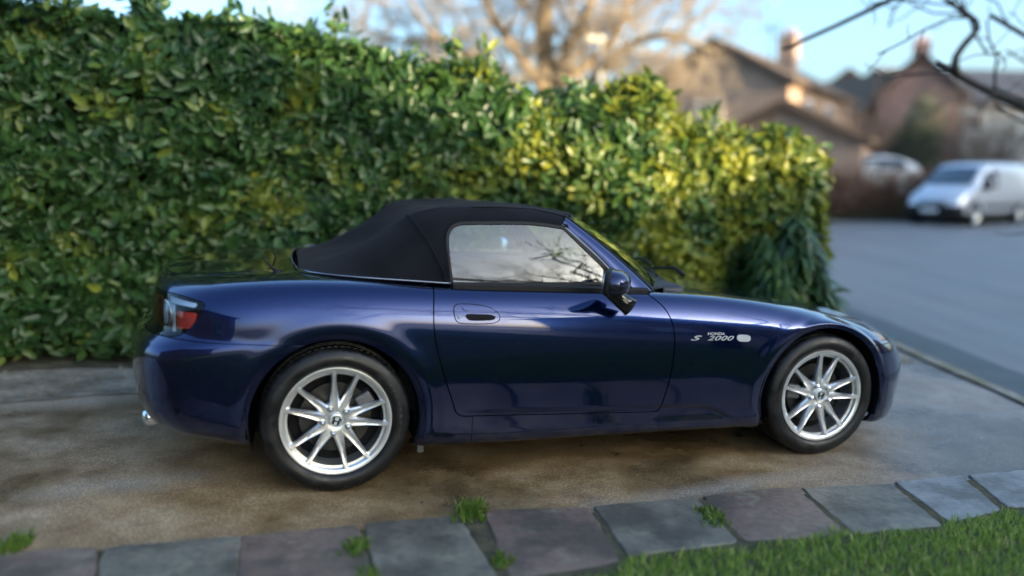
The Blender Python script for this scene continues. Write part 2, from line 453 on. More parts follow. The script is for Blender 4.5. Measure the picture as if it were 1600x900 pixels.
# cabin opening, seen from above
CAB = roundpoly([(-.17,-.3),(-.17,.30),(-.12,.56),(.02,.675),(.45,.722),(1.0,.722),(1.40,.712),(1.49,.67),(1.65,.45),(1.72,.2),(1.73,-.3)], 3)
V, N, F = allp; s = np.where(V[:,2] > .70, poly_sdf(V[:,0], V[:,1], CAB), 1.0)
allp = clip(V, N, F, -s)[0]
GAP = .0028
DOOR = fit_spline([(.425,.93),(.416,.882),(.402,.792),(.404,.682),(.436,.542),(.474,.427),(.502,.345)], 30).tolist() + \
       fit_spline([(.502,.345),(.512,.322),(.530,.308),(.560,.303)], 10).tolist()[1:] + [(1.47,.272)] + \
       fit_spline([(1.47,.272),(1.492,.278),(1.500,.30),(1.520,.39),(1.536,.534),(1.528,.686),(1.482,.780),(1.410,.845),(1.36,.93)], 40).tolist()[1:]
V, N, F = allp; s = poly_sdf(V[:,0], V[:,2], DOOR); s = np.where(V[:,1] < .60, 1.0, s)
door_p, allp = clip(V, N, F, s+GAP)[0], clip(V, N, F, s-GAP)[1]
# hood from above
HOOD = fit_spline([(1.58,.60),(1.85,.655),(2.2,.655),(2.5,.61),(2.75,.50),(2.90,.36),(2.975,.2),(2.99,0)], 40).tolist()
HOOD = HOOD+[(2.98,-.3),(1.80,-.3),(1.80,0),(1.79,.2),(1.72,.42)]
V, N, F = allp; s = poly_sdf(V[:,0], V[:,1], HOOD); s = np.where(V[:,2] < .55, 1.0, s)
hood_p, allp = clip(V, N, F, s+GAP)[0], clip(V, N, F, s-GAP)[1]
TR = roundpoly([(-.25,-.3),(-.25,.35),(-.30,.50),(-.60,.52),(-.78,.46),(-.90,.4),(-.9,-.3)], 3)
V, N, F = allp; s = np.maximum(poly_sdf(V[:,0], V[:,1], TR), .70-V[:,2])
trunk_p, allp = clip(V, N, F, s+GAP)[0], clip(V, N, F, s-GAP)[1]
# lamps
TL = roundpoly([(-.95,.832),(-.66,.832),(-.62,.832),(-.522,.815),(-.506,.805),(-.52,.775),(-.564,.715),(-.60,.678),(-.66,.666),(-.95,.668)], 2)
V, N, F = allp; s = np.maximum(poly_sdf(V[:,0], V[:,2], TL), .44-V[:,1])
tail_p, allp = clip(V, N, F, s+.0015)[0], clip(V, N, F, s-.0015)[1]
HL = roundpoly([(2.60,.69),(2.64,.735),(2.74,.79),(2.83,.80),(2.90,.71),(2.96,.58),(2.975,.46),(2.93,.44),(2.84,.53),(2.74,.62)], 3)
V, N, F = allp; s = np.maximum(poly_sdf(V[:,0], V[:,1], HL), (.575-.10*(V[:,0]-2.75))-V[:,2])
head_p, allp = clip(V, N, F, s+.0015)[0], clip(V, N, F, s-.0015)[1]
# bumpers and sill
V, N, F = allp; s = np.maximum(V[:,2]-(.560-.05*np.clip(V[:,0]-2.7, 0, 1)), 2.60-V[:,0])
fb_p, allp = clip(V, N, F, s+GAP*.6)[0], clip(V, N, F, s-GAP*.6)[1]
V, N, F = allp; s = np.maximum(V[:,2]-(.655-(V[:,0]+.4)*.05), V[:,0]+.02)
rb_p, allp = clip(V, N, F, s+GAP*.6)[0], clip(V, N, F, s-GAP*.6)[1]
SILL = [(.585,.05),(.585,.310),(1.493,.282),(1.493,.05)]
V, N, F = allp; s = poly_sdf(V[:,0], V[:,2], SILL)
sill_p, allp = clip(V, N, F, s+.0012)[0], clip(V, N, F, s-.0012)[1]
body = panel('body', allp, MP, car, both=True, flange=.012)
hood = panel('hood', hood_p, MP, car, both=True)
trunk = panel('trunk_lid', trunk_p, MP, car, both=True)
fbump = panel('front_bumper', fb_p, MP, car, both=True)
rbump = panel('rear_bumper', rb_p, MP, car, both=True)
doors = [panel('door', door_p, MP, car, mirror=m_) for m_ in (False, True)]
sills = [panel('side_sill', sill_p, MP, car, mirror=m_) for m_ in (False, True)]
# dark inner shell seen through the gaps
V, N, F = (V0-N0*.014, N0, F0)
for cx, cz, r in ARCH:
    s = (r+.008) - np.hypot(V[:,0]-cx, V[:,2]-cz); s = np.where(V[:,1] < .40, -1, s)
    V, N, F = clip(V, N, F, s)[0]
s = np.where(V[:,2] > .70, poly_sdf(V[:,0], V[:,1], CAB), 1.0); V, N, F = clip(V, N, F, -s)[0]
V = V.copy(); V[:,1] = np.maximum(V[:,1], 0)
inner = panel('inner_shell', (V, N, F), M_dark, car, both=True, flange=0)

# wheel housings and floor
for cx, cz, r in ARCH:
    for sy in (-1, 1):
        Va, Fa = [], []
        b = len(Va); n = 40
        for i in range(n+1):
            a = -.11*PI+1.22*PI*i/n
            for yy in (.845, .50): Va.append((cx+(r+.004)*math.cos(a), sy*yy, cz+(r+.004)*math.sin(a)))
        for i in range(n): Fa.append((b+2*i, b+2*i+1, b+2*i+3, b+2*i+2))
        c0 = len(Va); Va.append((cx, sy*.50, cz))
        for i in range(n): Fa.append((c0, b+2*i+1, b+2*i+3))
        mesh_obj('wheel_housing', Va, Fa, M_dark, car)
bm = bmesh.new()
box(bm, -.60, 2.95, -.50, .50, .17, .24); box(bm, .37, 2.02, -.76, .76, .176, .236)
box(bm, -.62,-.40,-.55,.55,.34,.44)
bm_obj('floor_pan', bm, M_dark, car)
# ---- folding roof
T_ = np.array([
[(-.14,0,.905),(-.14,.22,.905),(-.13,.42,.906),(-.09,.58,.906),(.0,.675,.905),(.12,.715,.898)],
[(-.02,0,.935),(-.015,.24,.938),(.0,.43,.945),(.04,.57,.940),(.10,.66,.925),(.20,.725,.893)],
[(.16,0,.980),(.155,.26,.995),(.15,.44,1.018),(.17,.57,1.0),(.22,.665,.972),(.28,.735,.890)],
[(.31,0,1.090),(.30,.28,1.100),(.30,.46,1.112),(.31,.575,1.083),(.34,.675,1.015),(.38,.742,.885)],
[(.44,0,1.165),(.43,.29,1.168),(.37,.515,1.160),(.39,.60,1.115),(.42,.68,1.03),(.48,.748,.880)],
[(.57,0,1.188),(.56,.30,1.188),(.53,.535,1.194),(.53,.61,1.15),(.535,.675,1.07),(.545,.75,.877)],
[(.85,0,1.213),(.85,.30,1.208),(.82,.55,1.197),(.82,.62,1.155),(.82,.69,1.05),(.82,.75,.872)],
[(1.08,0,1.200),(1.07,.30,1.195),(1.0,.555,1.180),(1.0,.62,1.142),(1.0,.69,1.04),(1.0,.75,.866)],
[(1.235,0,1.176),(1.21,.30,1.170),(1.075,.575,1.158),(1.075,.63,1.126),(1.075,.69,1.04),(1.1,.75,.86)],
], float)
def loft(S, nu, nv, su, sv_):
    d = np.linalg.norm(np.diff(S, axis=0), axis=2).mean(1); tu = np.r_[0, np.cumsum(d)]
    A = natcub(tu, S, np.linspace(0, tu[-1], nu))
    d = np.linalg.norm(np.diff(A, axis=1), axis=2).mean(0); tv = np.r_[0, np.cumsum(d)]
    B = np.moveaxis(natcub(tv, np.moveaxis(A, 1, 0), np.linspace(0, tv[-1], nv)), 0, 1)
    B = blur(B, 0, su); B = blur(B, 1, sv_, 'y', None); B[:,0,1] = 0; return B
TG = loft(T_, 200, 120, 2.5, 1.5)
def crease(P, line, amp, wd):
    """stitched seam: a fine raised welt beside a polyline in side view"""
    d = np.full(P.shape[:2], 9.)
    L = np.array(line)
    for a, b in zip(L[:-1], L[1:]):
        e = b-a; t = np.clip(((P[...,[0,2]]-a)@e)/(e@e), 0, 1)
        d = np.minimum(d, np.linalg.norm(P[...,[0,2]]-a-t[...,None]*e, axis=2))
    return amp*np.exp(-(d/wd)**2)
TN = grid_normals(TG); TN = orient_out(TG*np.array([1,1,1]), TN)
if TN[100, 10, 2] < 0: TN = -TN
SEAM1 = fit_spline([(.345,1.160),(.375,1.10),(.42,1.01),(.452,.94),(.475,.875)], 14)
SEAM2 = fit_spline([(.345,1.160),(.50,1.197),(.62,1.203),(.82,1.203),(1.0,1.187),(1.08,1.168)], 24)
sidem = (TG[...,1] > .40)
off = np.where(sidem, crease(TG, SEAM1, .004, .009)+crease(TG, SEAM2, .004, .008), 0)
# cloth pulled over the bows: very slight hollows between them
off = off - .004*np.sin(np.clip((TG[...,0]-.45)/.60, 0, 1)*2*PI)**2*np.clip(TG[...,2]-1.1, 0, .1)/.1
TG = TG + TN*off[..., None]
TN = grid_normals(TG)
if TN[100, 10, 2] < 0: TN = -TN
WIN = fit_spline([(.497,.868),(.490,.96),(.486,1.04),(.494,1.095),(.525,1.128),(.58,1.139)], 24).tolist() + \
      fit_spline([(.58,1.139),(.75,1.143),(.93,1.139),(1.035,1.126)], 12).tolist()[1:] + \
      [(1.05,1.118),(1.31,.868)]
WINCUT = fit_spline([(.497,.80),(.490,.96),(.486,1.04),(.494,1.095),(.525,1.128),(.58,1.139)], 24).tolist() + \
      fit_spline([(.58,1.139),(.75,1.143),(.93,1.139),(1.035,1.128),(1.30,1.09)], 14).tolist()[1:] + [(1.5,.8)]
V, N, F = TG.reshape(-1,3), TN.reshape(-1,3), grid_tris(*TG.shape[:2])
s = poly_sdf(V[:,0], V[:,2], WINCUT); s = np.where(V[:,1] < .50, 1., s)
top_p = clip(V, N, F, s)[1]
# rear window
RW = roundpoly([(.05,-.2),(.05,.20),(.17,.22),(.20,.18),(.20,-.2)], 2)
softtop = panel('soft_top', top_p, M_cloth, car, both=True, flange=.012)
softtop['label'] = 'black cloth folding roof, closed'
# stitched seams
def on_grid(P, x, z, ymin=.4):
    m = P[...,1] > ymin; d = (P[...,0]-x)**2+(P[...,2]-z)**2+np.where(m, 0, 9); i = np.unravel_index(np.argmin(d), d.shape); return P[i]
for sy in (-1, 1):
    for sm in (SEAM1, SEAM2):
        pts = [on_grid(TG, x, z) for x, z in sm]
        Va, Fa = [], []
        tube(Va, Fa, [(p[0]+.004, sy*(p[1]+.003), p[2]+.001) for p in pts], .0022, 5)
        mesh_obj('seam', Va, Fa, M_dark, softtop)
# trim along the foot of the roof
Va, Fa = [], []
for sy in (-1, 1):
    L = fit_spline([(-.17,.0,.908),(-.165,.22,.910),(-.15,.44,.912),(-.10,.605,.912),(.0,.69,.908),(.12,.728,.902),(.28,.748,.893),(.49,.765,.880)], 50)
    tube(Va, Fa, [(p[0], sy*p[1], p[2]) for p in L], .0038, 6)
mesh_obj('roof_trim', Va, Fa, simple('trim_strip', (.25,.27,.32), .25, .8), car)
# belt seals on the doors
for sy in (-1, 1):
    Va, Fa = [], []
    L = [(.50,.764,.872),(.7,.764,.868),(.95,.762,.861),(1.2,.758,.850),(1.44,.748,.838)]
    n0 = len(Va)
    for x, y, z in L:
        for dy, dz in ((-.018,-.02),(-.012,.012),(.004,.014),(.014,.002),(.014,-.02)): Va.append((x, sy*(y+dy), z+dz))
    for i in range(len(L)-1):
        for j in range(4): Fa.append((i*5+j, i*5+j+1, i*5+5+j+1, i*5+5+j))
    mesh_obj('belt_seal', Va, Fa, M_black, car, smooth=False)
# side windows with their black seals
def wgrid(off=0):
    xs = np.linspace(.44, 1.40, 150); zs = np.linspace(.84, 1.16, 60)
    X, Z = np.meshgrid(xs, zs, indexing='ij'); t = (Z-.86)/.28
    Y = .752-.085*t-.02*t*t+.0
    # glass bows outward a little along its length
    Y = Y + .010*(1-((X-.9)/.5)**2) - .01 + off
    P = np.stack([X, Y, Z], 2); N = grid_normals(P)
    if N[50, 30, 1] < 0: N = -N
    return P, N
P, N = wgrid()
V, N_, F = P.reshape(-1,3), N.reshape(-1,3), grid_tris(150, 60)
s = poly_sdf(V[:,0], V[:,2], WIN)
wp = clip(V, N_, F, s+.012)[0]
V2, N2, F2 = clip(V, N_, F, s-.002)[0]; s2 = poly_sdf(V2[:,0], V2[:,2], WIN)
sealp = clip(V2, N2, F2, s2+.010)[1]
for m_ in (False, True):
    panel('side_window', wp, M_glass, car, mirror=m_, flange=.003)
    panel('window_seal', (sealp[0]+sealp[1]*.004, sealp[1], sealp[2]), M_black, car, mirror=m_, flange=.012)
# black corner piece in front of the side window
for sy in (-1, 1):
    bm = bmesh.new(); q = [(1.27,.862),(1.44,.845),(1.30,.958),(1.215,.955)]
    q = [(1.215,.868),(1.36,.853),(1.30,.905),(1.225,.955)]
    f = bm.faces.new([bm.verts.new((x, sy*(.757-.1*(z-.86)/.28), z)) for x, z in q])
    bmesh.ops.solidify(bm, geom=[f], thickness=.006*sy)
    bm_obj('corner_trim', bm, M_black, car)

# ---- windscreen, frame
def wcurve(t):
    """t 0 top .. 1 foot; returns function of v 0 centre..1 side"""
    def f(v):
        top = np.array([1.240-.150*v**2.2, .605*v, 1.170-.018*v**2])
        foot = np.array([1.720-.225*v**2.2, .700*v, .842-.002*v**2])
        p = top*(1-t)+foot*t
        b = math.sin(PI*t)*.018
        return p+np.array([b*.6, 0, b])
    return f
Va, Fa = [], []; nt_, nv2 = 24, 40
for i in range(nt_+1):
    f = wcurve(i/nt_)
    for j in range(-nv2, nv2+1): p = f(abs(j)/nv2*.97); Va.append((p[0], p[1]*(1 if j > 0 else -1), p[2]))
w2 = 2*nv2+1
for i in range(nt_):
    for j in range(2*nv2): a = i*w2+j; Fa.append((a, a+1, a+w2+1, a+w2))
mesh_obj('windscreen', Va, Fa, M_screen, car)
frame_root = None
def prof_sweep(path, prof, side, name, mat, parent):
    Va, Fa = [], []; k = len(prof); path = [Vector(p) for p in path]
    for i, p in enumerate(path):
        t = (path[min(i+1, len(path)-1)]-path[max(i-1, 0)]).normalized()
        outw = Vector((0, side, .25)); a = (outw-t*outw.dot(t)).normalized(); b = t.cross(a).normalized()*side
        for u, v in prof: Va.append(tuple(p+a*u+b*v))
    for i in range(len(path)-1):
        for j in range(k): j2 = (j+1)%k; Fa.append((i*k+j, i*k+j2, i*k+k+j2, i*k+k+j))
    Fa.append(tuple(range(k))); Fa.append(tuple(range((len(path)-1)*k, len(path)*k))[::-1])
    o = mesh_obj(name, Va, Fa, mat, parent); o.data.set_sharp_from_angle(angle=R(40)); return o
for sy in (-1, 1):
    Va, Fa, Vt, Ft, Vs, Fs = [], [], [], [], [], []; n = 16
    for i in range(n+1):
        t = i/n; bw = math.sin(PI*t)*.010
        a = Vector((1.045+.290*t+bw*.4, 0, 1.135-.285*t+bw)); b = Vector((1.078+.412*t+bw*.4, 0, 1.172-.342*t+bw))
        Y = .612+.128*t; d = b-a; nrm = Vector((-d.z, 0, d.x)).normalized()
        for u, o in ((0,-.030),(0,-.004),(.08,.005),(.30,.012),(.55,.014),(.80,.007),(.95,-.002),(1.0,-.012),(1.0,-.035)):
            p = a+d*u; yy = Y+o-.030*u*(1-t*.5)
            Va.append((p.x, sy*yy, p.z))
        for u, o in ((-.0,-.02),(-.0,.010),(.011,.013),(.016,.004)):
            p = a-d.normalized()*(.010-u); Vt.append((p.x, sy*(Y+o), p.z))
        for u, o in ((-.004,.0),(-.003,.0035),(.006,.0035),(.008,-.03)):
            p = b+d.normalized()*u; Vs.append((p.x, sy*(Y-.030*(1-t*.5)+o-.006), p.z))
    for (V_, F_, k) in ((Va, Fa, 9), (Vt, Ft, 4), (Vs, Fs, 4)):
        for i in range(n):
            for j in range(k-1): F_.append((i*k+j, i*k+j+1, i*k+k+j+1, i*k+k+j))
    pl = mesh_obj('windscreen_pillar', Va, Fa, MP, car); pl.data.set_sharp_from_angle(angle=R(55))
    mesh_obj('pillar_trim', Vt, Ft, simple('trim_grey', (.16,.17,.19), .3, .6), pl)
    mesh_obj('pillar_seal', Vs, Fs, M_black, pl)
Va, Fa = [], []
f = wcurve(0.0)
tube(Va, Fa, [(f(abs(j)/20*.95)[0]-.006, f(abs(j)/20*.95)[1]*(1 if j > 0 else -1), f(abs(j)/20*.95)[2]-.006) for j in range(-20, 21)], .011, 8)
mesh_obj('windscreen_header', Va, Fa, M_black, car)
# scuttle and wipers
Va, Fa = [], []
for j in range(-20, 21):
    f = wcurve(1.0)(abs(j)/20); sy = 1 if j > 0 else -1
    for dx, dz in ((-.04,-.03),(.0,.0),(.05,.008),(.06,-.03)):
        Va.append((f[0]+dx, f[1]*sy, f[2]+dz-.004))
for i in range(40):
    for j in range(3): a = i*4+j; Fa.append((a, a+1, a+5, a+4))
mesh_obj('scuttle', Va, Fa, M_black, car)
for y0, y1 in ((-.45,.10),(.02,.55)):
    Va, Fa = [], []
    L = []
    for i in range(9):
        t = i/8; y = y0+(y1-y0)*t; f = wcurve(.965-.03*t)(abs(y)/.715); L.append((f[0]+.012, y, f[2]+.016))
    tube(Va, Fa, L, .006, 6)
    tube(Va, Fa, [(1.84-.2*abs(y0)**2-.02, y0-.02, .876), (1.80-.2*abs(y0)**2, y0+.05, .905), L[4]], [.012,.008,.006], 6)
    mesh_obj('wiper', Va, Fa, M_black, car)

# ---- door mirror
def superell(c, r, e1=.7, e2=.7, nu=28, nv=20, cutx=None):
    Va, Fa = [], []
    sp = lambda v, e: math.copysign(abs(v)**e, v)
    for i in range(nv+1):
        ph = -PI/2+PI*i/nv
        for j in range(nu):
            th = 2*PI*j/nu
            x = r[0]*sp(math.cos(ph), e1)*sp(math.cos(th), e2); y = r[1]*sp(math.cos(ph), e1)*sp(math.sin(th), e2); z = r[2]*sp(math.sin(ph), e1)
            if cutx is not None: x = max(x, cutx)
            Va.append((c[0]+x, c[1]+y, c[2]+z))
    for i in range(nv):
        for j in range(nu): j2 = (j+1)%nu; Fa.append((i*nu+j, i*nu+j2, (i+1)*nu+j2, (i+1)*nu+j))
    return Va, Fa
for sy in (-1, 1):
    Va, Fa = superell((0,0,0), (.086,.100,.058), .8, .75, cutx=-.018)
    mir = mesh_obj('door_mirror', Va, Fa, MP, car)
    mir.data.set_sharp_from_angle(angle=R(50))
    mir.location = (1.172, sy*.935, .905); mir.rotation_euler = (0, R(5), sy*R(30))
    Va, Fa = superell((0,0,0), (.012,.092,.048), .6, .6)
    mesh_obj('mirror_glass', Va, Fa, M_chrome, mir).location = (-.020, 0, 0)
    Va, Fa = superell((0,0,0), (.020,.103,.058), .55, .6)
    mesh_obj('mirror_rim', Va, Fa, M_black, mir).location = (-.008, 0, 0)
    Va, Fa = [], []
    L = [(.0,0,-.035),(.025,-sy*.03,-.06),(.06,-sy*.045,-.085),(.095,-sy*.055,-.105)]
    tube(Va, Fa, L, [.034,.035,.038,.045], 14)
    mesh_obj('mirror_arm', Va, Fa, M_gloss, mir)

M_clear = simple('repeater_lens', (.46,.48,.50), .12, 0, 1)
# ---- handle let into each door: a pocket, a flap and a lock
def patch(name, poly, mat, parent, off=0., ymin=.5, mirror=False, flange=.004, src=None, plane='xz'):
    V, N, F = src if src is not None else (V0, N0, F0)
    i, j = (0, 2) if plane == 'xz' else (0, 1)
    P = np.array(poly); m = .03
    keepv = (V[:,i] > P[:,0].min()-m)&(V[:,i] < P[:,0].max()+m)&(V[:,j] > P[:,1].min()-m)&(V[:,j] < P[:,1].max()+m)&(V[:,1] > ymin)
    F = F[keepv[F].all(1)]
    if len(F) == 0: return None
    u, inv = np.unique(F, return_inverse=True); V, N, F = V[u], N[u], inv.reshape(F.shape)
    s = poly_sdf(V[:,i], V[:,j], poly); V, N, F = clip(V, N, F, s)[0]
    return panel(name, (V+N*off, N, F), mat, parent, mirror=mirror, flange=flange)
HOUT = roundpoly([(.490,.800),(.535,.802),(.600,.797),(.655,.784),(.692,.755),(.690,.728),(.655,.717),(.530,.719),(.498,.728),(.488,.760)], 3)
HREC = roundpoly([(.532,.761),(.600,.758),(.664,.754),(.674,.742),(.660,.731),(.565,.731),(.545,.737)], 2)
def ring(poly, w_):   # thin band round an outline
    P = np.array(poly); T = np.roll(P, -1, 0)-np.roll(P, 1, 0); T /= np.linalg.norm(T, axis=1, keepdims=True); n = np.stack([T[:,1], -T[:,0]], 1)
    return P, n
for k_, sy in enumerate((-1, 1)):
    d = doors[k_]; mir_ = sy > 0
    h = patch('door_handle', HOUT, MP, d, off=.0022, mirror=mir_, flange=.003)
    for q, nm in ((HOUT, 'handle_gap'),):
        Va, Fa = [], []
        pts = [(x, sy*(body_y(x, z)+.0012), z) for x, z in q]; pts.append(pts[0]); tube(Va, Fa, pts, .0024, 5, cap=False)
        mesh_obj(nm, Va, Fa, M_dark, h)
    patch('handle_recess', HREC, M_dark, h, off=.0036, mirror=mir_, flange=.003)
    fl = roundpoly([(.522,.795),(.60,.791),(.668,.775),(.676,.762),(.60,.767),(.528,.772)], 2)
    patch('handle_flap', fl, MP, h, off=.008, mirror=mir_, flange=.006)
    bm = bmesh.new(); bmesh.ops.create_cone(bm, cap_ends=True, segments=20, radius1=.008, radius2=.0075, depth=.006,
        matrix=Matrix.Translation((.511, sy*(body_y(.511,.748)+.006), .748)) @ Matrix.Rotation(R(90), 4, 'X'))
    bm_obj('lock', bm, M_clear, h, angle=40)

# ---- repeater and lettering on the front wings
M_badge = simple('badge_silver', (.50,.52,.55), .35, .5)
M_num = bpy.data.fonts
def text_mesh(name, s, size, mat, parent, loc, rot, shear=0, sx=1.0, ext=.001, offs=0., space=1.0):
    cu = bpy.data.curves.new(name, 'FONT'); cu.body = s; cu.size = size; cu.shear = shear; cu.extrude = ext; cu.offset = offs
    cu.space_character = space; cu.align_x = 'CENTER'; cu.align_y = 'CENTER'
    t = bpy.data.objects.new(name, cu); link(t); bpy.context.view_layer.update()
    me = bpy.data.meshes.new_from_object(t); bpy.data.objects.remove(t); bpy.data.curves.remove(cu)
    me.name = name; me.materials.clear(); me.materials.append(mat)
    for v in me.vertices: v.co.x *= sx
    o = bpy.data.objects.new(name, me); link(o); o.parent = parent; o.location = loc; o.rotation_euler = rot
    return o
def conform(o, side, lift=.0015):
    """press a flat mesh onto the flank of the body (it keeps its own thickness)"""
    mw = Matrix.LocRotScale(o.location, o.rotation_euler.to_quaternion(), o.scale)
    for v in o.data.vertices:
        p = mw @ v.co
        y = body_y(p.x, p.z); h = max(0, v.co.z)
        v.co = Vector((p.x, side*(y+lift*(1 if v.co.z > 0 else -1)), p.z))
    o.location = (0,0,0); o.rotation_euler = (0,0,0)
for sy in (-1, 1):
    mk = patch('side_repeater', roundpoly([(1.866,.640),(1.903,.639),(1.932,.635),(1.937,.620),(1.931,.606),(1.903,.605),(1.869,.609),(1.861,.624)], 2), M_clear, body, off=.004, mirror=sy > 0, flange=.005)
    rot = (R(90), R(1.5)*(1 if sy < 0 else -1), 0) if sy < 0 else (R(90), 0, PI)
    t1 = text_mesh('badge', 'S', .032, M_badge, body, (1.636, 0, .628), rot, .45, 2.7, .001, .0005); conform(t1, sy)
    t1 = text_mesh('badge', '2000', .031, M_badge, body, (1.772, 0, .6245), rot, .35, 2.05, .001, .0004, 1.05); conform(t1, sy)
    t2 = text_mesh('badge', 'HONDA', .0180, M_badge, body, (1.752, 0, .6465), rot, .1, 1.35, .0008, .0003); conform(t2, sy)
# ---- antenna, filler, exhaust, jacking stub
Va, Fa = [], []
tube(Va, Fa, [(-.235,-.50,.895),(-.262,-.50,.925),(-.300,-.50,.965)], [.008,.0045,.003], 8); tube(Va, Fa, [(-.225,-.50,.892),(-.25,-.50,.906)], [.016,.010], 10)
mesh_obj('antenna', Va, Fa, M_black, car)
Va, Fa = [], []
for sy in (-1, 1):
    lathe(Va, Fa, [(0,.036),(-.002,.040),(.02,.042),(.12,.040),(.12,.034),(.0,.034)], 28, 'X', (0, 0, 0))
    mesh_obj('exhaust_tip', Va, Fa, M_chrome, car).location = (-.79, sy*.50, .268); Va, Fa = [], []
for y_ in (-.80, .79):
    bm = bmesh.new(); box(bm, .352,.378,y_,y_+.01,.135,.20)
    bm_obj('jacking_bracket', bm, simple('bare_metal', (.08,.08,.085), .6, .3), car)

# ---- tail lamps
M_red = simple('lens_red', (.62,.03,.015), .12, 0, 1); M_red.node_tree.nodes['Principled BSDF'].inputs['Coat Weight'].default_value = 1
M_dred = simple('lens_dark_red', (.10,.006,.008), .1, 0, 1)
M_smoke = simple('lamp_bowl', (.10,.11,.13), .3, .4)
M_silver = simple('lamp_silver', (.75,.80,.84), .25, .6)
M_lens = glass_mat('lamp_lens', (.93,.95,.96), 1.4)
M_amber = simple('lens_amber', (.65,.16,.02), .15, 0, 1)
def shifted(p, o): V, N, F = p; return (V+N*o, N, F)
for m_ in (False, True):
    tl = panel('tail_lamp', shifted(tail_p, -.014), M_smoke, car, mirror=m_, flange=.004)
    panel('lamp_lens', shifted(tail_p, .0), M_lens, tl, mirror=m_, flange=.003)
    V, N, F = tail_p
    def piece(name, poly, mat, off):
        s = poly_sdf(V[:,0], V[:,2], poly); q = clip(V, N, F, s)[0]
        if len(q[2]): panel(name, shifted(q, off), mat, tl, mirror=m_, flange=.006)
    piece('red_reflector', [(-.622,.772),(-.540,.770),(-.552,.730),(-.572,.708),(-.622,.702)], M_red, -.004)
    piece('silver_strip', [(-.645,.795),(-.631,.795),(-.629,.69),(-.642,.69)], M_silver, -.004)
    piece('lamp_reflector', [(-.672+.011*math.cos(a), .760+.050*math.sin(a)) for a in np.linspace(0, 2*PI, 24)[:-1]], M_silver, -.003)
    piece('red_lens', [(-.90,.815),(-.690,.815),(-.692,.70),(-.90,.70)], M_dred, -.005)
    piece('silver_band', [(-.655,.824),(-.54,.808),(-.55,.792),(-.655,.800)], M_silver, -.005)
    # round lamps facing backwards
    sy = 1 if m_ else -1
    for yy, zz, r_, mt in ((.655,.75,.052,M_dred), (.525,.75,.055,M_red)):
        x_ = -.665 if yy > .6 else -.715
        Va, Fa = [], []
        lathe(Va, Fa, [(.0,r_),(-.014,r_),(-.018,r_*.93),(-.015,r_*.85),(-.02,r_*.6),(-.024,.0)], 32, 'X', (0,0,0))
        o = mesh_obj('round_lamp', Va, Fa, mt, tl); o.location = (x_+.014, sy*yy, zz); o.rotation_euler = (0, 0, sy*R(-28 if yy > .6 else -14))
        Va, Fa = [], []
        lathe(Va, Fa, [(-.010,r_*1.02),(-.022,r_*1.04),(-.024,r_*.97),(-.012,r_*.95)], 32, 'X', (0,0,0))
        q = mesh_obj('lamp_ring', Va, Fa, M_silver, tl); q.location = o.location; q.rotation_euler = o.rotation_euler
# high stop lamp edge on the boot corner (red strip)
    V2, N2, F2 = V0, N0, F0
# ---- headlamps
for m_ in (False, True):
    hl = panel('headlamp', shifted(head_p, -.016), M_smoke, car, mirror=m_, flange=.006)
    panel('lamp_lens', shifted(head_p, .0), M_lens, hl, mirror=m_, flange=.003)
    V, N, F = head_p
    def piece(name, poly, mat, off):
        s = poly_sdf(V[:,0], V[:,1], poly); q = clip(V, N, F, s)[0]
        if len(q[2]): panel(name, shifted(q, off), mat, hl, mirror=m_, flange=.010)
    piece('amber_lens', roundpoly([(2.735,.79),(2.84,.80),(2.86,.76),(2.82,.715),(2.755,.725)], 2), M_amber, -.006)
    piece('lamp_reflector', roundpoly([(2.66,.70),(2.72,.72),(2.76,.69),(2.72,.64)], 2), M_silver, -.008)
    piece('lamp_reflector', roundpoly([(2.82,.70),(2.88,.70),(2.94,.58),(2.95,.48),(2.90,.50),(2.83,.60)], 2), M_silver, -.010)
# ---- cabin
M_seat = simple('seat_leather', (.018,.018,.020), .5, nz=.3)
def rounded(bm, x0,x1,y0,y1,z0,z1,bev, mat=None):
    b2 = bmesh.new(); box(b2, x0,x1,y0,y1,z0,z1); bmesh.ops.bevel(b2, geom=b2.edges[:], offset=bev, segments=4, affect='EDGES', profile=.6)
    if mat is not None: bmesh.ops.transform(b2, matrix=mat, verts=b2.verts[:])
    me = bpy.data.meshes.new('t'); b2.to_mesh(me); b2.free(); bm.from_mesh(me); bpy.data.meshes.remove(me)
for yy in (-.36, .36):
    bm = bmesh.new()
    rounded(bm, .60,1.10, yy-.24,yy+.24, .30,.46,.05)
    st = bm_obj('seat', bm, M_seat, car, smooth=True)
    bm = bmesh.new(); rounded(bm, -.07,.07,-.23,.23,0,.50,.05, Matrix.Translation((.60,yy,.42)) @ Matrix.Rotation(R(-20), 4, 'Y'))
    rounded(bm, -.05,.05,-.12,.12,0,.17,.04, Matrix.Translation((.43,yy,.88)) @ Matrix.Rotation(R(-14), 4, 'Y'))
    bm_obj('seat_back', bm, M_seat, st, smooth=True)
bm = bmesh.new(); rounded(bm, 1.38,1.70,-.66,.66,.45,.85,.05); bm_obj('dashboard', bm, M_seat, car, smooth=True)
Va, Fa = [], []
mt_ = Matrix.Translation((1.26,-.36,.79)) @ Matrix.Rotation(R(-68), 4, 'Y')
pts = [mt_ @ Vector((.18*math.cos(a), .18*math.sin(a), 0)) for a in np.linspace(0, 2*PI, 37)]
tube(Va, Fa, pts, .014, 8, cap=False)
for a in (0, 2.1, -2.1): tube(Va, Fa, [mt_ @ Vector((0,0,-.01)), mt_ @ Vector((.175*math.cos(a+PI), .175*math.sin(a+PI), 0))], [.03,.012], 6)
tube(Va, Fa, [mt_ @ Vector((0,0,.01)), Vector((1.45,-.36,.72))], .035, 8)
mesh_obj('steering_wheel', Va, Fa, M_seat, car)
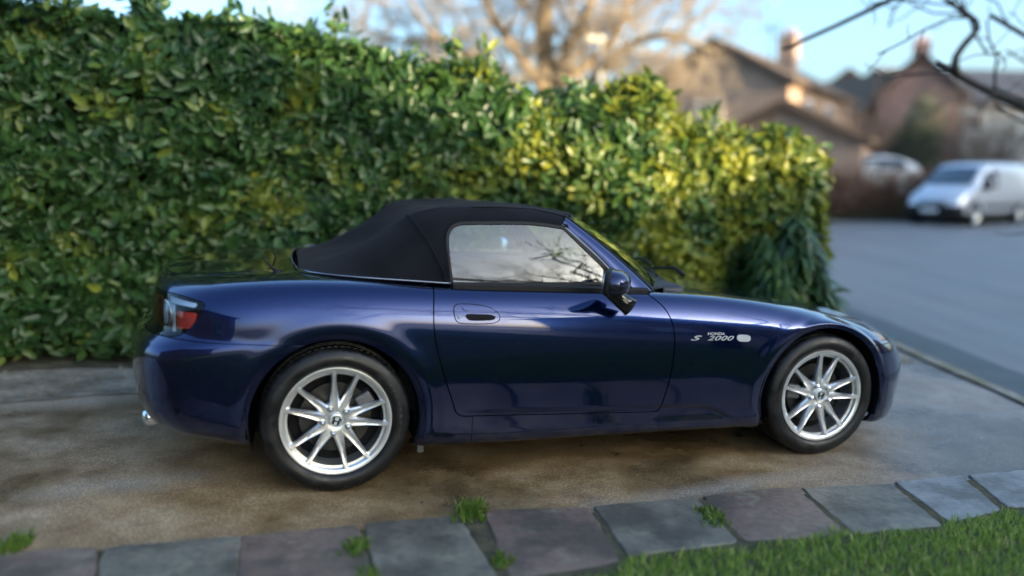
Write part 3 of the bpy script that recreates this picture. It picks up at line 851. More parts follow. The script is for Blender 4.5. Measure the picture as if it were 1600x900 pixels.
bm = bmesh.new(); box(bm, .35,1.5,-.72,.72,.245,.30); box(bm, .28,.36,-.70,.70,.30,.86); box(bm, -.2,.28,-.60,.60,.80,.86)
for sy in (-1, 1): box(bm, .40,1.45, sy*.74-.02, sy*.74+.02, .30, .84)
bm_obj('cabin_lining', bm, M_dark, car)

# ---- wheels
def alloy_mat():
    k = NT('wheel_silver'); k.set(Base_Color=(.60,.61,.63,1), Metallic=.85, Roughness=.30, Coat_Weight=.5, Coat_Roughness=.08)
    f = k.noise(k.coord(), 12, 3, .5); k.link(k.ramp(f, [(.3,(.74,.75,.77)),(.7,(.84,.85,.87))]), k.b.inputs['Base Color'])
    k.link(k.ramp(k.noise(k.coord(), 7, 3), [(.3,.27),(.75,.36)]), k.b.inputs['Roughness']); return k.m
def tyre_mat():
    k = NT('tyre_rubber'); co = k.coord(); f = k.noise(co, 16, 8, .7)
    k.link(k.ramp(f, [(.42,(.004,.004,.005)),(.62,(.009,.010,.011)),(.76,(.05,.055,.06))]), k.b.inputs['Base Color'])
    k.set(Roughness=.55, Specular_IOR_Level=.4); k.link(k.ramp(f, [(.4,.30),(.7,.65)]), k.b.inputs['Roughness'])
    k.bump(k.noise(co, 120, 3), .25, .002); return k.m
M_alloy = alloy_mat(); M_tyre = tyre_mat(); M_disc = simple('brake_disc_metal', (.05,.05,.05), .4, .8, nz=.3)
M_mark = simple('sidewall_mark', (.05,.055,.06), .6)
M_cal = simple('caliper', (.12,.12,.13), .5, .5)
def make_wheel(W, RT):
    """outer face looks towards -y, centre of the outer rim lip at y = 0"""
    RL = .229
    Va, Fa = [], []
    # rim barrel and lip
    lathe(Va, Fa, [(.006,.2275),(-.001,.2325),(-.004,.2305),(-.0045,.2280),(-.0005,.2150),(.002,.2120),(.010,.2100),(.022,.2085),(.045,.2060),(.060,.2030),(.12,.1990),(.175,.2030),(.175,.2100)], 160, 'Y')
    lathe(Va, Fa, [(.016,.2090),(.018,.1985),(.030,.1975),(.040,.2070)], 160, 'Y')
    # spokes
    def spoke(ang, hub_ang, flip):
        c = math.cos; s = math.sin
        d0 = Vector((c(hub_ang)*.048, 0, s(hub_ang)*.048)); d1 = Vector((c(ang)*.2155, 0, s(ang)*.2155))
        ax = (d1-d0).normalized(); sd = Vector((-ax.z, 0, ax.x))
        n = 10; b = len(Va)
        for i in range(n+1):
            t = i/n; p = d0+(d1-d0)*t; r = p.length
            wd = .0150*(1-t)**1.7+.0100+.0030*max(0, (t-.8)/.2)**2        # half width
            yf = .012-.015*t**.8 + .004*math.sin(PI*t)       # outer face
            th = .030-.012*t
            g_ = .0035*math.sin(PI*min(1, t*1.15))
            pr = [(-wd, yf+th), (-wd*.99, yf+.009), (-wd*.62, yf+.0003), (-wd*.30, yf+g_), (wd*.30, yf+g_), (wd*.62, yf+.0003), (wd*.99, yf+.009), (wd, yf+th)]
            for u, y in pr: q = p+sd*u; Va.append((q.x, y, q.z))
        k = 8
        for i in range(n):
            for j in range(k-1): Fa.append((b+i*k+j, b+i*k+j+1, b+(i+1)*k+j+1, b+(i+1)*k+j))
            Fa.append((b+i*k+7, b+i*k, b+(i+1)*k, b+(i+1)*k+7))
    for m in range(5):
        a = R(90-11)+m*2*PI/5
        for sg in (-1, 1): spoke(a+sg*R(13.6), a+sg*R(17), sg)
    # hub plate
    lathe(Va, Fa, [(.050,.082),(.026,.081),(.0175,.074),(.0135,.064),(.0125,.036),(.015,.031),(.03,.031)], 60, 'Y',
          rfun=lambda i, j, r: r*(1+(.06*math.cos(5*(2*PI*i/60-R(79)))) if j < 3 else 1))
    rim = mesh_obj('wheel', Va, Fa, M_alloy); rim.data.set_sharp_from_angle(angle=R(32))
    # cap
    Va, Fa = [], []
    lathe(Va, Fa, [(.02,.030),(.007,.030),(.0035,.0285),(.003,.026),(.0045,.0245),(.0045,.0)], 40, 'Y')
    cap = mesh_obj('centre_cap', Va, Fa, M_silver, rim); cap.data.set_sharp_from_angle(angle=R(35))
    # letter-like mark: two flaring uprights, a bar, and a rounded frame
    bm = bmesh.new()
    def quad(pts): 
        vs = [bm.verts.new((x, .0042, z)) for x, z in pts]; f = bm.faces.new(vs)
        r_ = bmesh.ops.extrude_face_region(bm, geom=[f]); bmesh.ops.translate(bm, vec=(0,-.0018,0), verts=[v for v in r_['geom'] if isinstance(v, bmesh.types.BMVert)])
    for sg in (-1, 1): quad([(sg*.0048,-.0125),(sg*.0100,-.0125),(sg*.0138,.0125),(sg*.0082,.0125)])
    quad([(-.0066,-.0028),(.0066,-.0028),(.0070,.0018),(-.0070,.0018)])
    fr = roundpoly([(-.0135,-.0165),(.0135,-.0165),(.0185,.0165),(-.0185,.0165)], 2)
    for a, b in zip(fr, np.roll(fr, -1, 0)):
        quad([(a[0], a[1]), (b[0], b[1]), (b[0]*.91, b[1]*.91), (a[0]*.91, a[1]*.91)])
    mk = bm_obj('cap_emblem', bm, M_gloss, rim); mk.rotation_euler = (0, R(20), 0); mk.scale = (1.18, 1, 1.18)
    # nuts
    for m in range(5):
        a = R(90-11+36)+m*2*PI/5; Va, Fa = [], []
        lathe(Va, Fa, [(.014,.0135),(.0095,.0135),(.0090,.0105),(.010,.0105)], 20, 'Y')
        lathe(Va, Fa, [(.012,.0098),(-.004,.0094),(-.008,.0075),(-.0095,.004),(-.010,.0)], 6, 'Y')
        nut = mesh_obj('wheel_nut', Va, Fa, M_chrome, rim, smooth=False); nut.location = (.0560*math.cos(a), .0, .0560*math.sin(a))
    # tyre
    Va, Fa = [], []
    sw = RT-.229
    prof = [(.008,.2270),(-.001,.2310),(-.0035,.2345),(-.0025,.2375),(-.0075,.243),(-.0115,.252),(-.0135,.262),(-.0130,.272),(-.0105,.282),(-.0095,.2835),(-.0065,.2920),(-.0005,.3000),(.006,.3058),(.013,.3092),(.022,.3108),(.030,.3118),(.031,.3045),(.038,.3045),(.039,.3120)]
    prof = [(h, r+(RT-.312)*(max(0, r-.23)/.082)) for h, r in prof]
    c0 = W/2-.005
    prof += [(c0-.022,RT),(c0-.021,RT-.0075),(c0-.012,RT-.0075),(c0-.011,RT),(c0+.011,RT),(c0+.012,RT-.0075),(c0+.021,RT-.0075),(c0+.022,RT)]
    prof += [(W-.049,RT),(W-.048,RT-.007),(W-.04,RT-.007),(W-.039,RT-.001),(W-.02,RT-.004),(W-.006,RT-.014),(W-.0,.285),(W-.01,.24),(W-.02,.215)]
    NSEG = 360
    def rf(i, j, r):
        if 11 <= j <= 15 and i % 5 == 0: return r-.0018
        if 18 <= j <= 19 and i % 5 in (2, 3): return r-.002
        return r
    lathe(Va, Fa, prof, NSEG, 'Y', rfun=rf)
    ty = mesh_obj('tyre', Va, Fa, M_tyre, rim); ty.data.set_sharp_from_angle(angle=R(38))
    # raised marking on the sidewall
    if RT > .3115:
        txt = '245/40R17'
        for q_, ch in enumerate(txt):
            a = R(34)-q_*R(6.2); tm_ = text_mesh('sidewall_marking', ch, .017, M_mark, ty, (0,0,0), (0,0,0), 0, 1.25, .0004)
            for v in tm_.data.vertices:
                rr_ = .268+v.co.y; aa = a-v.co.x/.268
                v.co = Vector((rr_*math.cos(aa), -.0150-max(0, v.co.z), rr_*math.sin(aa)))
    # brake disc, caliper, dark backing
    Va, Fa = [], []
    lathe(Va, Fa, [(.075,.05),(.055,.07),(.055,.075),(.07,.076),(.07,.150),(.095,.150),(.095,.06)], 60, 'Y')
    d = mesh_obj('brake_disc', Va, Fa, M_disc, rim); d.data.set_sharp_from_angle(angle=R(35))
    lathe_v, lathe_f = [], []
    lathe(lathe_v, lathe_f, [(.11,.0),(.11,.205)], 48, 'Y'); mesh_obj('dust_shield', lathe_v, lathe_f, M_dark, rim)
    return rim
def caliper(parent, a):
    bm = bmesh.new(); rounded(bm, -.035,.035,.03,.11,.105,.178,.012)
    rounded(bm, -.012,.012,.028,.05,.11,.165,.004)
    o = bm_obj('brake_caliper', bm, M_cal, parent, smooth=True); o.rotation_euler = (0, a, 0)
wr = make_wheel(.225, .312); wf = make_wheel(.205, .3105)
def place(wh, x, y, z, far, spin, steer=0):
    wh.parent = car
    wh.matrix_local = Matrix.Translation((x, y, z)) @ Matrix.Rotation(PI if far else steer, 4, 'Z') @ Matrix.Rotation(spin, 4, 'Y')
wr2 = copy_tree(wr); wf2 = copy_tree(wf)
place(wr, 0, -.850, .312, False, R(0)); place(wr2, 0, .850, .312, True, 1.2)
place(wf, 2.385, -.845, .3105, False, R(-2)); place(wf2, 2.385, .845, .3105, True, .6)
caliper(wr, R(60)); caliper(wf, R(-80)); caliper(wr2, R(60)); caliper(wf2, R(-80))
car['group'] = ''
del car['group']
# ================================================================== GROUND
def drape(name, poly, off, res, mat, edge_noise=0, skirt=0.0, seed=0):
    P = np.array(poly); x0, y0 = P.min(0); x1, y1 = P.max(0)
    nx, ny = max(2, int((x1-x0)/res)+2), max(2, int((y1-y0)/res)+2)
    X, Y = np.meshgrid(np.linspace(x0-.01, x1+.01, nx), np.linspace(y0-.01, y1+.01, ny), indexing='ij')
    Z = np.vectorize(G)(X, Y)+off
    V = np.stack([X, Y, Z], 2).reshape(-1, 3); N = np.tile([0,0,1.], (len(V), 1)); F = grid_tris(nx, ny)
    s = poly_sdf(V[:,0], V[:,1], P)
    if edge_noise:
        s = s + edge_noise*(np.sin(V[:,0]*7.3+seed)*.5+np.sin(V[:,1]*5.1+V[:,0]*3.7+seed*2)*.5+np.sin(V[:,0]*19+V[:,1]*11)*.25)
    V, N, F = clip(V, N, F, s)[0]
    fn = np.cross(V[F[0,1]]-V[F[0,0]], V[F[0,2]]-V[F[0,0]])
    if fn[2] < 0: F = F[:, ::-1]
    o = mesh_obj(name, V, F, mat, None, True); o['kind'] = 'structure'; return o
def soil_mat():
    k = NT('soil'); co = k.coord(); f = k.noise(co, .8, 8, .65)
    k.link(k.ramp(f, [(.3,(.035,.045,.018)),(.6,(.06,.07,.03)),(.8,(.09,.075,.045))]), k.b.inputs['Base Color']); k.set(Roughness=.95, Specular_IOR_Level=.2); return k.m
def gridline(a): return np.array(a, float)
gx = np.r_[-900,-400,-180,-90,-50,-30,-20,-14,np.arange(-10,8.1,.5),10,12,15,20,28,40,60,100,200,450,900]
gy = np.r_[-600,-250,-100,-50,-30,-20,-14,np.arange(-10,20.1,.5),22,24,25,25.4,25.8,26.2,26.6,27,28,30,40,60,100,180,350,700,1500]
X, Y = np.meshgrid(gx, gy, indexing='ij'); Z = np.vectorize(G)(X, Y)-.035
tr = grid_tris(len(gx), len(gy))
gnd = mesh_obj('ground', np.stack([X,Y,Z],2).reshape(-1,3), tr[:, ::-1] if False else tr, soil_mat()); gnd['kind'] = 'structure'
def drive_mat():
    k = NT('drive_concrete'); co = k.coord()
    big = k.noise(co, .9, 6, .6); mid = k.noise(co, 5, 6, .65); fine = k.noise(co, 70, 4, .7)
    base = k.ramp(mid, [(.30,(.22,.130,.056)),(.5,(.36,.235,.115)),(.72,(.48,.345,.19))])
    grey = k.ramp(mid, [(.30,(.20,.172,.145)),(.55,(.31,.275,.24)),(.75,(.42,.38,.335))])
    # tan by car and slabs, grey by hedge; street-side grey paints in sky reflection
    sx = k.n.new('ShaderNodeSeparateXYZ'); k.link(co, sx.inputs[0])
    mr = k.n.new('ShaderNodeMapRange'); mr.inputs[1].default_value = 1.2; mr.inputs[2].default_value = 2.4; k.link(sx.outputs[0], mr.inputs[0])
    ml = k.n.new('ShaderNodeMapRange'); ml.inputs[1].default_value = -1.5; ml.inputs[2].default_value = -3.4; k.link(sx.outputs[0], ml.inputs[0])
    mm = k.n.new('ShaderNodeMath'); mm.operation = 'MAXIMUM'; k.link(mr.outputs[0], mm.inputs[0]); k.link(ml.outputs[0], mm.inputs[1])
    m2 = k.n.new('ShaderNodeMath'); m2.operation = 'MULTIPLY_ADD'; k.link(big, m2.inputs[0]); m2.inputs[1].default_value = 1.4; m2.inputs[2].default_value = -.72
    m3 = k.n.new('ShaderNodeMath'); m3.operation = 'ADD'; m3.use_clamp = True; k.link(mm.outputs[0], m3.inputs[0]); k.link(m2.outputs[0], m3.inputs[1])
    c = k.mix(m3.outputs[0], base, grey)
    # damp blotches
    wet = k.ramp(big, [(.38,.42),(.58,1.0)], 'EASE')
    c = k.mix(1.0, c, wet, 'MULTIPLY')
    # pale elongated smears blended into the colour
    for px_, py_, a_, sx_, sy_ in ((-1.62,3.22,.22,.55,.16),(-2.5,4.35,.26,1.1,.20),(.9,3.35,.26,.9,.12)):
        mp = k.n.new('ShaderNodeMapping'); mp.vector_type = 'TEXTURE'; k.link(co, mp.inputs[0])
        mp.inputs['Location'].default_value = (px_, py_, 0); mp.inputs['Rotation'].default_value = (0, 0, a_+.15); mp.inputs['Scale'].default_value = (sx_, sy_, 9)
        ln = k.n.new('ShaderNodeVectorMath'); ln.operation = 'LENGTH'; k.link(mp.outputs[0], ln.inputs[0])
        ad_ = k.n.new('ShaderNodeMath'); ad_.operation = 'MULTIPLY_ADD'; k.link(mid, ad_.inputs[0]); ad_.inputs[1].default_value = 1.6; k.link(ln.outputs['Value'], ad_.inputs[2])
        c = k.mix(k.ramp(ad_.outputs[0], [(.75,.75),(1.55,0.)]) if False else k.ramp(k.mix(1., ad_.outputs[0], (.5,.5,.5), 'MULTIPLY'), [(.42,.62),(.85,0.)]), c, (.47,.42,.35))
    # aggregate
    v = k.n.new('ShaderNodeTexVoronoi'); v.inputs['Scale'].default_value = 85; k.link(co, v.inputs['Vector'])
    ag = k.ramp(v.outputs['Distance'], [(.10,1.5),(.5,.62)]); c = k.mix(.7, c, k.mix(1.0, c, ag, 'MULTIPLY'))
    k.link(c, k.b.inputs['Base Color'])
    k.link(k.ramp(big, [(.38,.20),(.64,.62)], 'EASE'), k.b.inputs['Roughness'])
    k.bump(k.mix(.35, fine, mid), .6, .010); return k.m
def asphalt_mat():
    k = NT('asphalt'); co = k.coord(); f = k.noise(co, .5, 6, .6); g = k.noise(co, 60, 4, .7); st = k.noise(k.coord(sx=(1.5,.12,1)), 1.5, 5)
    c = k.ramp(f, [(.3,(.13,.132,.132)),(.7,(.205,.207,.205))]); c = k.mix(.35, c, k.ramp(g, [(.3,(.03,.03,.03)),(.7,(.16,.16,.17))]))
    c = k.mix(k.ramp(st, [(.5,0.),(.62,.35)]), c, (.075,.078,.085))
    k.link(c, k.b.inputs['Base Color']); k.link(k.ramp(f, [(.3,.42),(.7,.62)]), k.b.inputs['Roughness']); k.bump(g, .4, .006); return k.m
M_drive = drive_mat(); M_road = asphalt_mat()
def nb(x): return 2.965+.262*x            # near edge of the drive (above the slabs)
def hb(x): return 5.86+.255*x             # foot of the hedge
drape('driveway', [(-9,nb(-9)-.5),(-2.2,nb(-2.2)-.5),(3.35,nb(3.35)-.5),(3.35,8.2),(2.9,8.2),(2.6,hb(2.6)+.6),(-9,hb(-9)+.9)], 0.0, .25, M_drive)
drape('road', [(3.55,-30),(60,-30),(60,24.6),(3.55,24.6)], -.004, .5, M_road)
# old pale strip between drive and hedge, with rubble
def strip_mat():
    k = NT('pale_strip'); co = k.coord(); f = k.noise(co, 3.5, 8, .7); g = k.noise(co, 26, 4)
    c = k.ramp(f, [(.32,(.055,.042,.025)),(.48,(.14,.115,.075)),(.66,(.38,.34,.27))]); c = k.mix(.3, c, k.ramp(g, [(.3,(.05,.05,.04)),(.7,(.42,.40,.36))]))
    k.link(c, k.b.inputs['Base Color']); k.set(Roughness=.85); k.bump(k.mix(.5, f, g), .8, .02); return k.m
drape('path', [(-9,hb(-9)-.82),(-3,hb(-3)-.82),(-1.6,hb(-1.6)-.80),(-.9,hb(-.9)-.60),(3.2,hb(3.2)-.55),(3.2,hb(3.2)+.4),(-9,hb(-9)+.4)], .006, .05, strip_mat(), edge_noise=.05)
def soil2():
    k = NT('bed_soil'); co = k.coord(); f = k.noise(co, 9, 8, .7)
    k.link(k.ramp(f, [(.35,(.03,.03,.016)),(.52,(.07,.06,.035)),(.72,(.13,.12,.06))]), k.b.inputs['Base Color']); k.set(Roughness=1.); k.bump(f, 1., .03); return k.m
drape('planting_bed', [(-9,hb(-9)-.10),(2.7,hb(2.7)-.10),(2.8,hb(2.8)+1.4),(-9,hb(-9)+1.4)], .016, .05, soil2(), edge_noise=.05, seed=3)
# darker channel strip and mossy kerb between drive and road
def gutter_mat():
    k = NT('dark_channel'); co = k.coord(); f = k.noise(co, 4, 6)
    k.link(k.ramp(f, [(.3,(.022,.028,.026)),(.7,(.045,.052,.052))]), k.b.inputs['Base Color']); k.set(Roughness=.5); return k.m
drape('gutter', [(3.40,-12),(3.86,-12),(3.86,14),(3.40,14)], .004, .12, gutter_mat(), edge_noise=.02)
def kerb_mat():
    k = NT('kerb_moss'); co = k.coord(); f = k.noise(co, 5, 6, .7)
    k.link(k.ramp(f, [(.34,(.11,.12,.045)),(.48,(.17,.165,.12)),(.62,(.25,.24,.22))]), k.b.inputs['Base Color']); k.set(Roughness=.9); return k.m
k_ = drape('kerb', [(3.30,-12),(3.40,-12),(3.40,14),(3.30,14)], .018, .1, kerb_mat(), edge_noise=.008)
def lawn_base():
    k = NT('lawn_soil'); co = k.coord(); f = k.noise(co, 14, 6)
    k.link(k.ramp(f, [(.3,(.03,.035,.012)),(.7,(.07,.075,.03))]), k.b.inputs['Base Color']); k.set(Roughness=1.); return k.m
LAWN = [(-3.0,-9),(-3.0,1.0),(-.35,2.02),(-.006,2.27),(.253,2.53),(.516,2.66),(.902,2.80),(1.303,2.90),(1.803,3.035),(2.129,3.18),(2.363,3.25),(3.28,3.50),(3.28,-9)]
drape('lawn', LAWN, .012, .05, lawn_base(), edge_noise=.012)
drape('soil_strip', [(-9,nb(-9)-1.3),(3.29,nb(3.29)-1.3),(3.29,nb(3.29)+.01),(-9,nb(-9)+.01)], .008, .05, soil2(), edge_noise=.015, seed=5)
rng = random.Random(7)
# grass blades
def leaf_mat(name, c0, c1, c2, rough=.45, transl=.35, spec=.5):
    k = NT(name); at = k.n.new('ShaderNodeAttribute'); at.attribute_name = 'tone'
    c = k.ramp(at.outputs['Fac'], [(0., c0),(.55, c1),(1., c2)])
    k.link(c, k.b.inputs['Base Color']); k.set(Roughness=rough, Specular_IOR_Level=spec)
    tl = k.n.new('ShaderNodeBsdfTranslucent'); k.link(k.mix(.3, c, (.35,.40,.03)), tl.inputs[0]) if False else k.link(c, tl.inputs[0])
    mx = k.n.new('ShaderNodeMixShader'); mx.inputs[0].default_value = transl
    k.link(k.b.outputs[0], mx.inputs[1]); k.link(tl.outputs[0], mx.inputs[2]); k.link(mx.outputs[0], k.out.inputs['Surface']); return k.m
def tri_soup(name, V, F, tone, mat, parent=None, smooth=True):
    me = bpy.data.meshes.new(name); V = np.asarray(V, np.float32); F = np.asarray(F, np.int32)
    me.vertices.add(len(V)); me.vertices.foreach_set('co', V.ravel())
    me.loops.add(F.size); me.loops.foreach_set('vertex_index', F.ravel())
    me.polygons.add(len(F)); me.polygons.foreach_set('loop_start', np.arange(0, F.size, F.shape[1], dtype=np.int32))
    me.update(calc_edges=True)
    if smooth: me.polygons.foreach_set('use_smooth', [True]*len(F))
    a = me.attributes.new('tone', 'FLOAT', 'POINT'); a.data.foreach_set('value', np.asarray(tone, np.float32))
    if mat: me.materials.append(mat)
    o = bpy.data.objects.new(name, me); link(o)
    if parent is not None: o.parent = parent
    return o
nr = np.random.default_rng(3)
def blades(P, hgt, wid, lean=.5):
    n = len(P); h = hgt*(.5+.9*nr.random(n)); a = nr.random(n)*2*PI; w_ = wid*(.6+.8*nr.random(n))
    ln = lean*h*nr.random(n); b = nr.random(n)*2*PI
    d = np.stack([np.cos(a), np.sin(a), 0*a], 1); l = np.stack([np.cos(b)*ln, np.sin(b)*ln, h], 1)
    V = np.stack([P-d*w_[:,None]/2, P+d*w_[:,None]/2, P+l*.55*np.array([.7,.7,1])+d*w_[:,None]*.4, P+l*.55*np.array([.7,.7,1])-d*w_[:,None]*.4, P+l], 1).reshape(-1,3)
    i = np.arange(n)*5
    F = np.concatenate([np.stack([i,i+1,i+2],1), np.stack([i,i+2,i+3],1), np.stack([i+3,i+2,i+4],1)])
    t = np.repeat(np.clip(nr.normal(.5,.2,n),0,1), 5); return V, F, t
M_grass = leaf_mat('grass_blade', (.09,.18,.02), (.20,.33,.05), (.50,.50,.20), .5, .3)
n = 60000; X = nr.uniform(-.4, 3.2, n); Y = nr.uniform(1.6, 3.5, n)
s = poly_sdf(X, Y, LAWN)+.03*np.sin(X*9)+.02*np.sin(X*23+1); m = s < -.010; X, Y = X[m], Y[m]
# only the strip of lawn near the slabs needs single blades
P = np.stack([X, Y, np.vectorize(G)(X, Y)+.010], 1)
Vg, Fg, tg = blades(P, .030, .0045, .9)
n = 9000; X = nr.uniform(-3, 3.2, n); Y = nr.uniform(-6, 1.7, n); P = np.stack([X, Y, np.vectorize(G)(X, Y)+.01], 1)
V2, F2, t2 = blades(P, .06, .012, .8)
gr = tri_soup('grass', np.concatenate([Vg, V2]), np.concatenate([Fg, F2+len(Vg)]), np.r_[tg, t2], M_grass); gr['kind'] = 'stuff'

# ---- flagstones
def stone_mat(name, a, b, c_):
    k = NT(name); oi = k.n.new('ShaderNodeObjectInfo'); va = k.n.new('ShaderNodeVectorMath'); va.operation = 'MULTIPLY_ADD'
    k.link(oi.outputs['Random'], va.inputs[0]); va.inputs[1].default_value = (37, 53, 11); k.link(k.coord(), va.inputs[2]); co = va.outputs[0]
    f = k.noise(co, 5, 8, .7); g = k.noise(co, 34, 6, .7)
    c = k.ramp(f, [(.30, a), (.5, b), (.72, c_)]); c = k.mix(.35, c, k.ramp(g, [(.35, tuple(x*.45 for x in b)), (.7, tuple(min(1, x*1.7) for x in b))]))
    li = k.noise(co, 11, 6, .6); c = k.mix(k.ramp(li, [(.56,0.),(.68,.55)]), c, (.24,.25,.17)); dk = k.noise(co, 3.2, 7, .65); c = k.mix(k.ramp(dk, [(.40,.75),(.54,0.)]), c, (.055,.050,.038))
    k.link(c, k.b.inputs['Base Color']); k.link(k.ramp(f, [(.3,.34),(.7,.62)]), k.b.inputs['Roughness']); k.bump(k.mix(.5, f, g), .8, .012); return k.m
SM = {'p': stone_mat('purple_sandstone', (.10,.068,.053), (.17,.120,.094), (.26,.19,.15)),
      'g': stone_mat('green_grey_slate', (.10,.092,.070), (.165,.152,.12), (.25,.23,.18)),
      'b': stone_mat('blue_grey_slate', (.13,.135,.135), (.21,.215,.215), (.30,.305,.30))}
SLABS = [
 ('p', 'brown flagstone at the far left end of the row', [(-1.844, 2.52), (-1.426, 2.596), (-1.24, 2.207), (-1.63, 2.132)]),
 ('g', 'grey-green flagstone, second from the left, below the rear bumper', [(-1.398, 2.607), (-0.968, 2.712), (-0.827, 2.268), (-1.217, 2.201)]),
 ('p', 'purple-brown flagstone in front of the rear wheel', [(-0.954, 2.724), (-0.562, 2.844), (-0.406, 2.351), (-0.808, 2.269)]),
 ('g', 'grey-green flagstone between two weedy joints, just right of the rear wheel', [(-0.53, 2.868), (-0.185, 2.964), (-0.009, 2.456), (-0.383, 2.372)]),
 ('p', 'large purple-brown flagstone below the middle of the car, lawn at its lower corner', [(-0.072, 3.003), (0.341, 3.085), (0.415, 2.639), (0.033, 2.489)]),
 ('g', 'mid-grey flagstone below the front edge of the car door, lawn along its foot', [(0.375, 3.1), (0.814, 3.228), (0.88, 2.821), (0.46, 2.68)]),
 ('p', 'reddish-brown flagstone in front of the front wheel', [(0.861, 3.252), (1.292, 3.373), (1.333, 2.919), (0.92, 2.835)]),
 ('g', 'grey flagstone just right of the reddish one by the front wheel', [(1.339, 3.385), (1.762, 3.458), (1.762, 3.02), (1.377, 2.933)]),
 ('b', 'bluish smooth flagstone, second from the right end of the row', [(1.804, 3.485), (2.157, 3.586), (2.114, 3.207), (1.83, 3.072)]),
 ('b', 'blue-grey flagstone cut by the right edge of the photo', [(2.219, 3.616), (2.687, 3.741), (2.506, 3.305), (2.173, 3.245)]),
 ]
for k_, lab, q in SLABS:
    cx = sum(p[0] for p in q)/4; cy = sum(p[1] for p in q)/4
    out = []
    for i in range(4):
        a, b = q[i], q[(i+1)%4]
        for j in range(12):
            t = j/12; jx = rng.uniform(-.004,.004) if j else 0; x = a[0]+(b[0]-a[0])*t+jx; y = a[1]+(b[1]-a[1])*t+rng.uniform(-.005,.005)
            rr = .985 if j == 0 else (1.005 if j in (1, 11) else 1.012)
            out.append((cx+(x-cx)*rr-cx, cy+(y-cy)*rr-cy))
    Va, Fa = [], []; n = len(out)
    tilt = (rng.uniform(-.012,.012), rng.uniform(-.012,.012))
    for sc_, z in ((1.035,-.05),(1.035,.004),(1.028,.0090),(1.01,.0115),(.98,.0120)):
        for x, y in out: Va.append((x*sc_, y*sc_, z+tilt[0]*x*sc_+tilt[1]*y*sc_+(rng.uniform(-.0012,.0012) if .98 < sc_ < 1.01 else 0)))
    for r_ in range(4):
        for i in range(n): i2 = (i+1)%n; Fa.append((r_*n+i, r_*n+i2, (r_+1)*n+i2, (r_+1)*n+i)[::-1])
    Fa.append(tuple(range(4*n, 5*n)))
    bm = bmesh.new(); vs = [bm.verts.new(v) for v in Va]
    for f in Fa: bm.faces.new([vs[i] for i in f])
    bmesh.ops.recalc_face_normals(bm, faces=bm.faces[:])
    o = bm_obj('flagstone', bm, SM[k_]); o.matrix_world = M @ Matrix.Translation((cx, cy, 0)) if True else None
    tag(o, lab, 'flagstone', 'flagstones laid between drive and lawn')
# weeds in the joints
M_weed = leaf_mat('weed_leaf', (.05,.11,.012), (.11,.20,.025), (.25,.28,.05), .5, .35)
for x, y, r_, nb_, hh, lab in ((-.135,3.0,.075,200,.038,'bushy weed tuft at the top of the joint right of the rear wheel'),
        (-.53,2.66,.05,130,.030,'yellowish weeds growing along the joint just below the rear wheel'),
        (-.45,2.45,.05,110,.028,'low weeds at the foot of the joint below the rear wheel'),
        (.84,3.02,.07,150,.028,'yellow-green weeds in the joint below the front wing'),
        (-1.72,2.60,.06,130,.035,'weed tuft at the drive edge in the lower left corner'),
        (.0,2.60,.04,100,.025,'thin weeds in the joint below the car door')):
    th = .262+PI/2 if abs(x+.5) < .2 else 0
    n = nb_; aa = np.clip(nr.normal(0, r_*.45, n), -r_*.8, r_*.8); bb = np.clip(nr.normal(0, r_*(.8 if r_ < .08 else .45), n), -r_*1.2, r_*1.2)
    P = np.stack([aa, bb, np.full(n, .004)], 1)
    Vw, Fw, tw = blades(P, hh, .009, 1.1)
    o = tri_soup('weed_tuft', Vw, Fw, tw, M_weed); o.matrix_world = M @ Matrix.Translation((x, y, 0))
    tag(o, lab, 'weeds', 'weeds in the paving joints')
# a few stones and fallen leaves along the hedge foot (rubble reads as one scatter)
bm = bmesh.new()
for i in range(150):
    x = rng.uniform(-5, .6); y = hb(x)-rng.uniform(.02, .75); r_ = rng.uniform(.005,.018)*(1.8 if rng.random() < .06 else 1)
    b2 = bmesh.new(); bmesh.ops.create_icosphere(b2, subdivisions=1, radius=r_)
    for v in b2.verts: v.co = Vector((v.co.x*rng.uniform(.8,1.4), v.co.y*rng.uniform(.8,1.3), v.co.z*.55))+Vector((x, y, G(x, y)+.012))
    me = bpy.data.meshes.new('t'); b2.to_mesh(me); b2.free(); bm.from_mesh(me); bpy.data.meshes.remove(me)
o = bm_obj('rubble', bm, simple('rubble_stone', (.20,.165,.115), .85, nz=.4, nscale=9), smooth=True); o['kind'] = 'stuff'

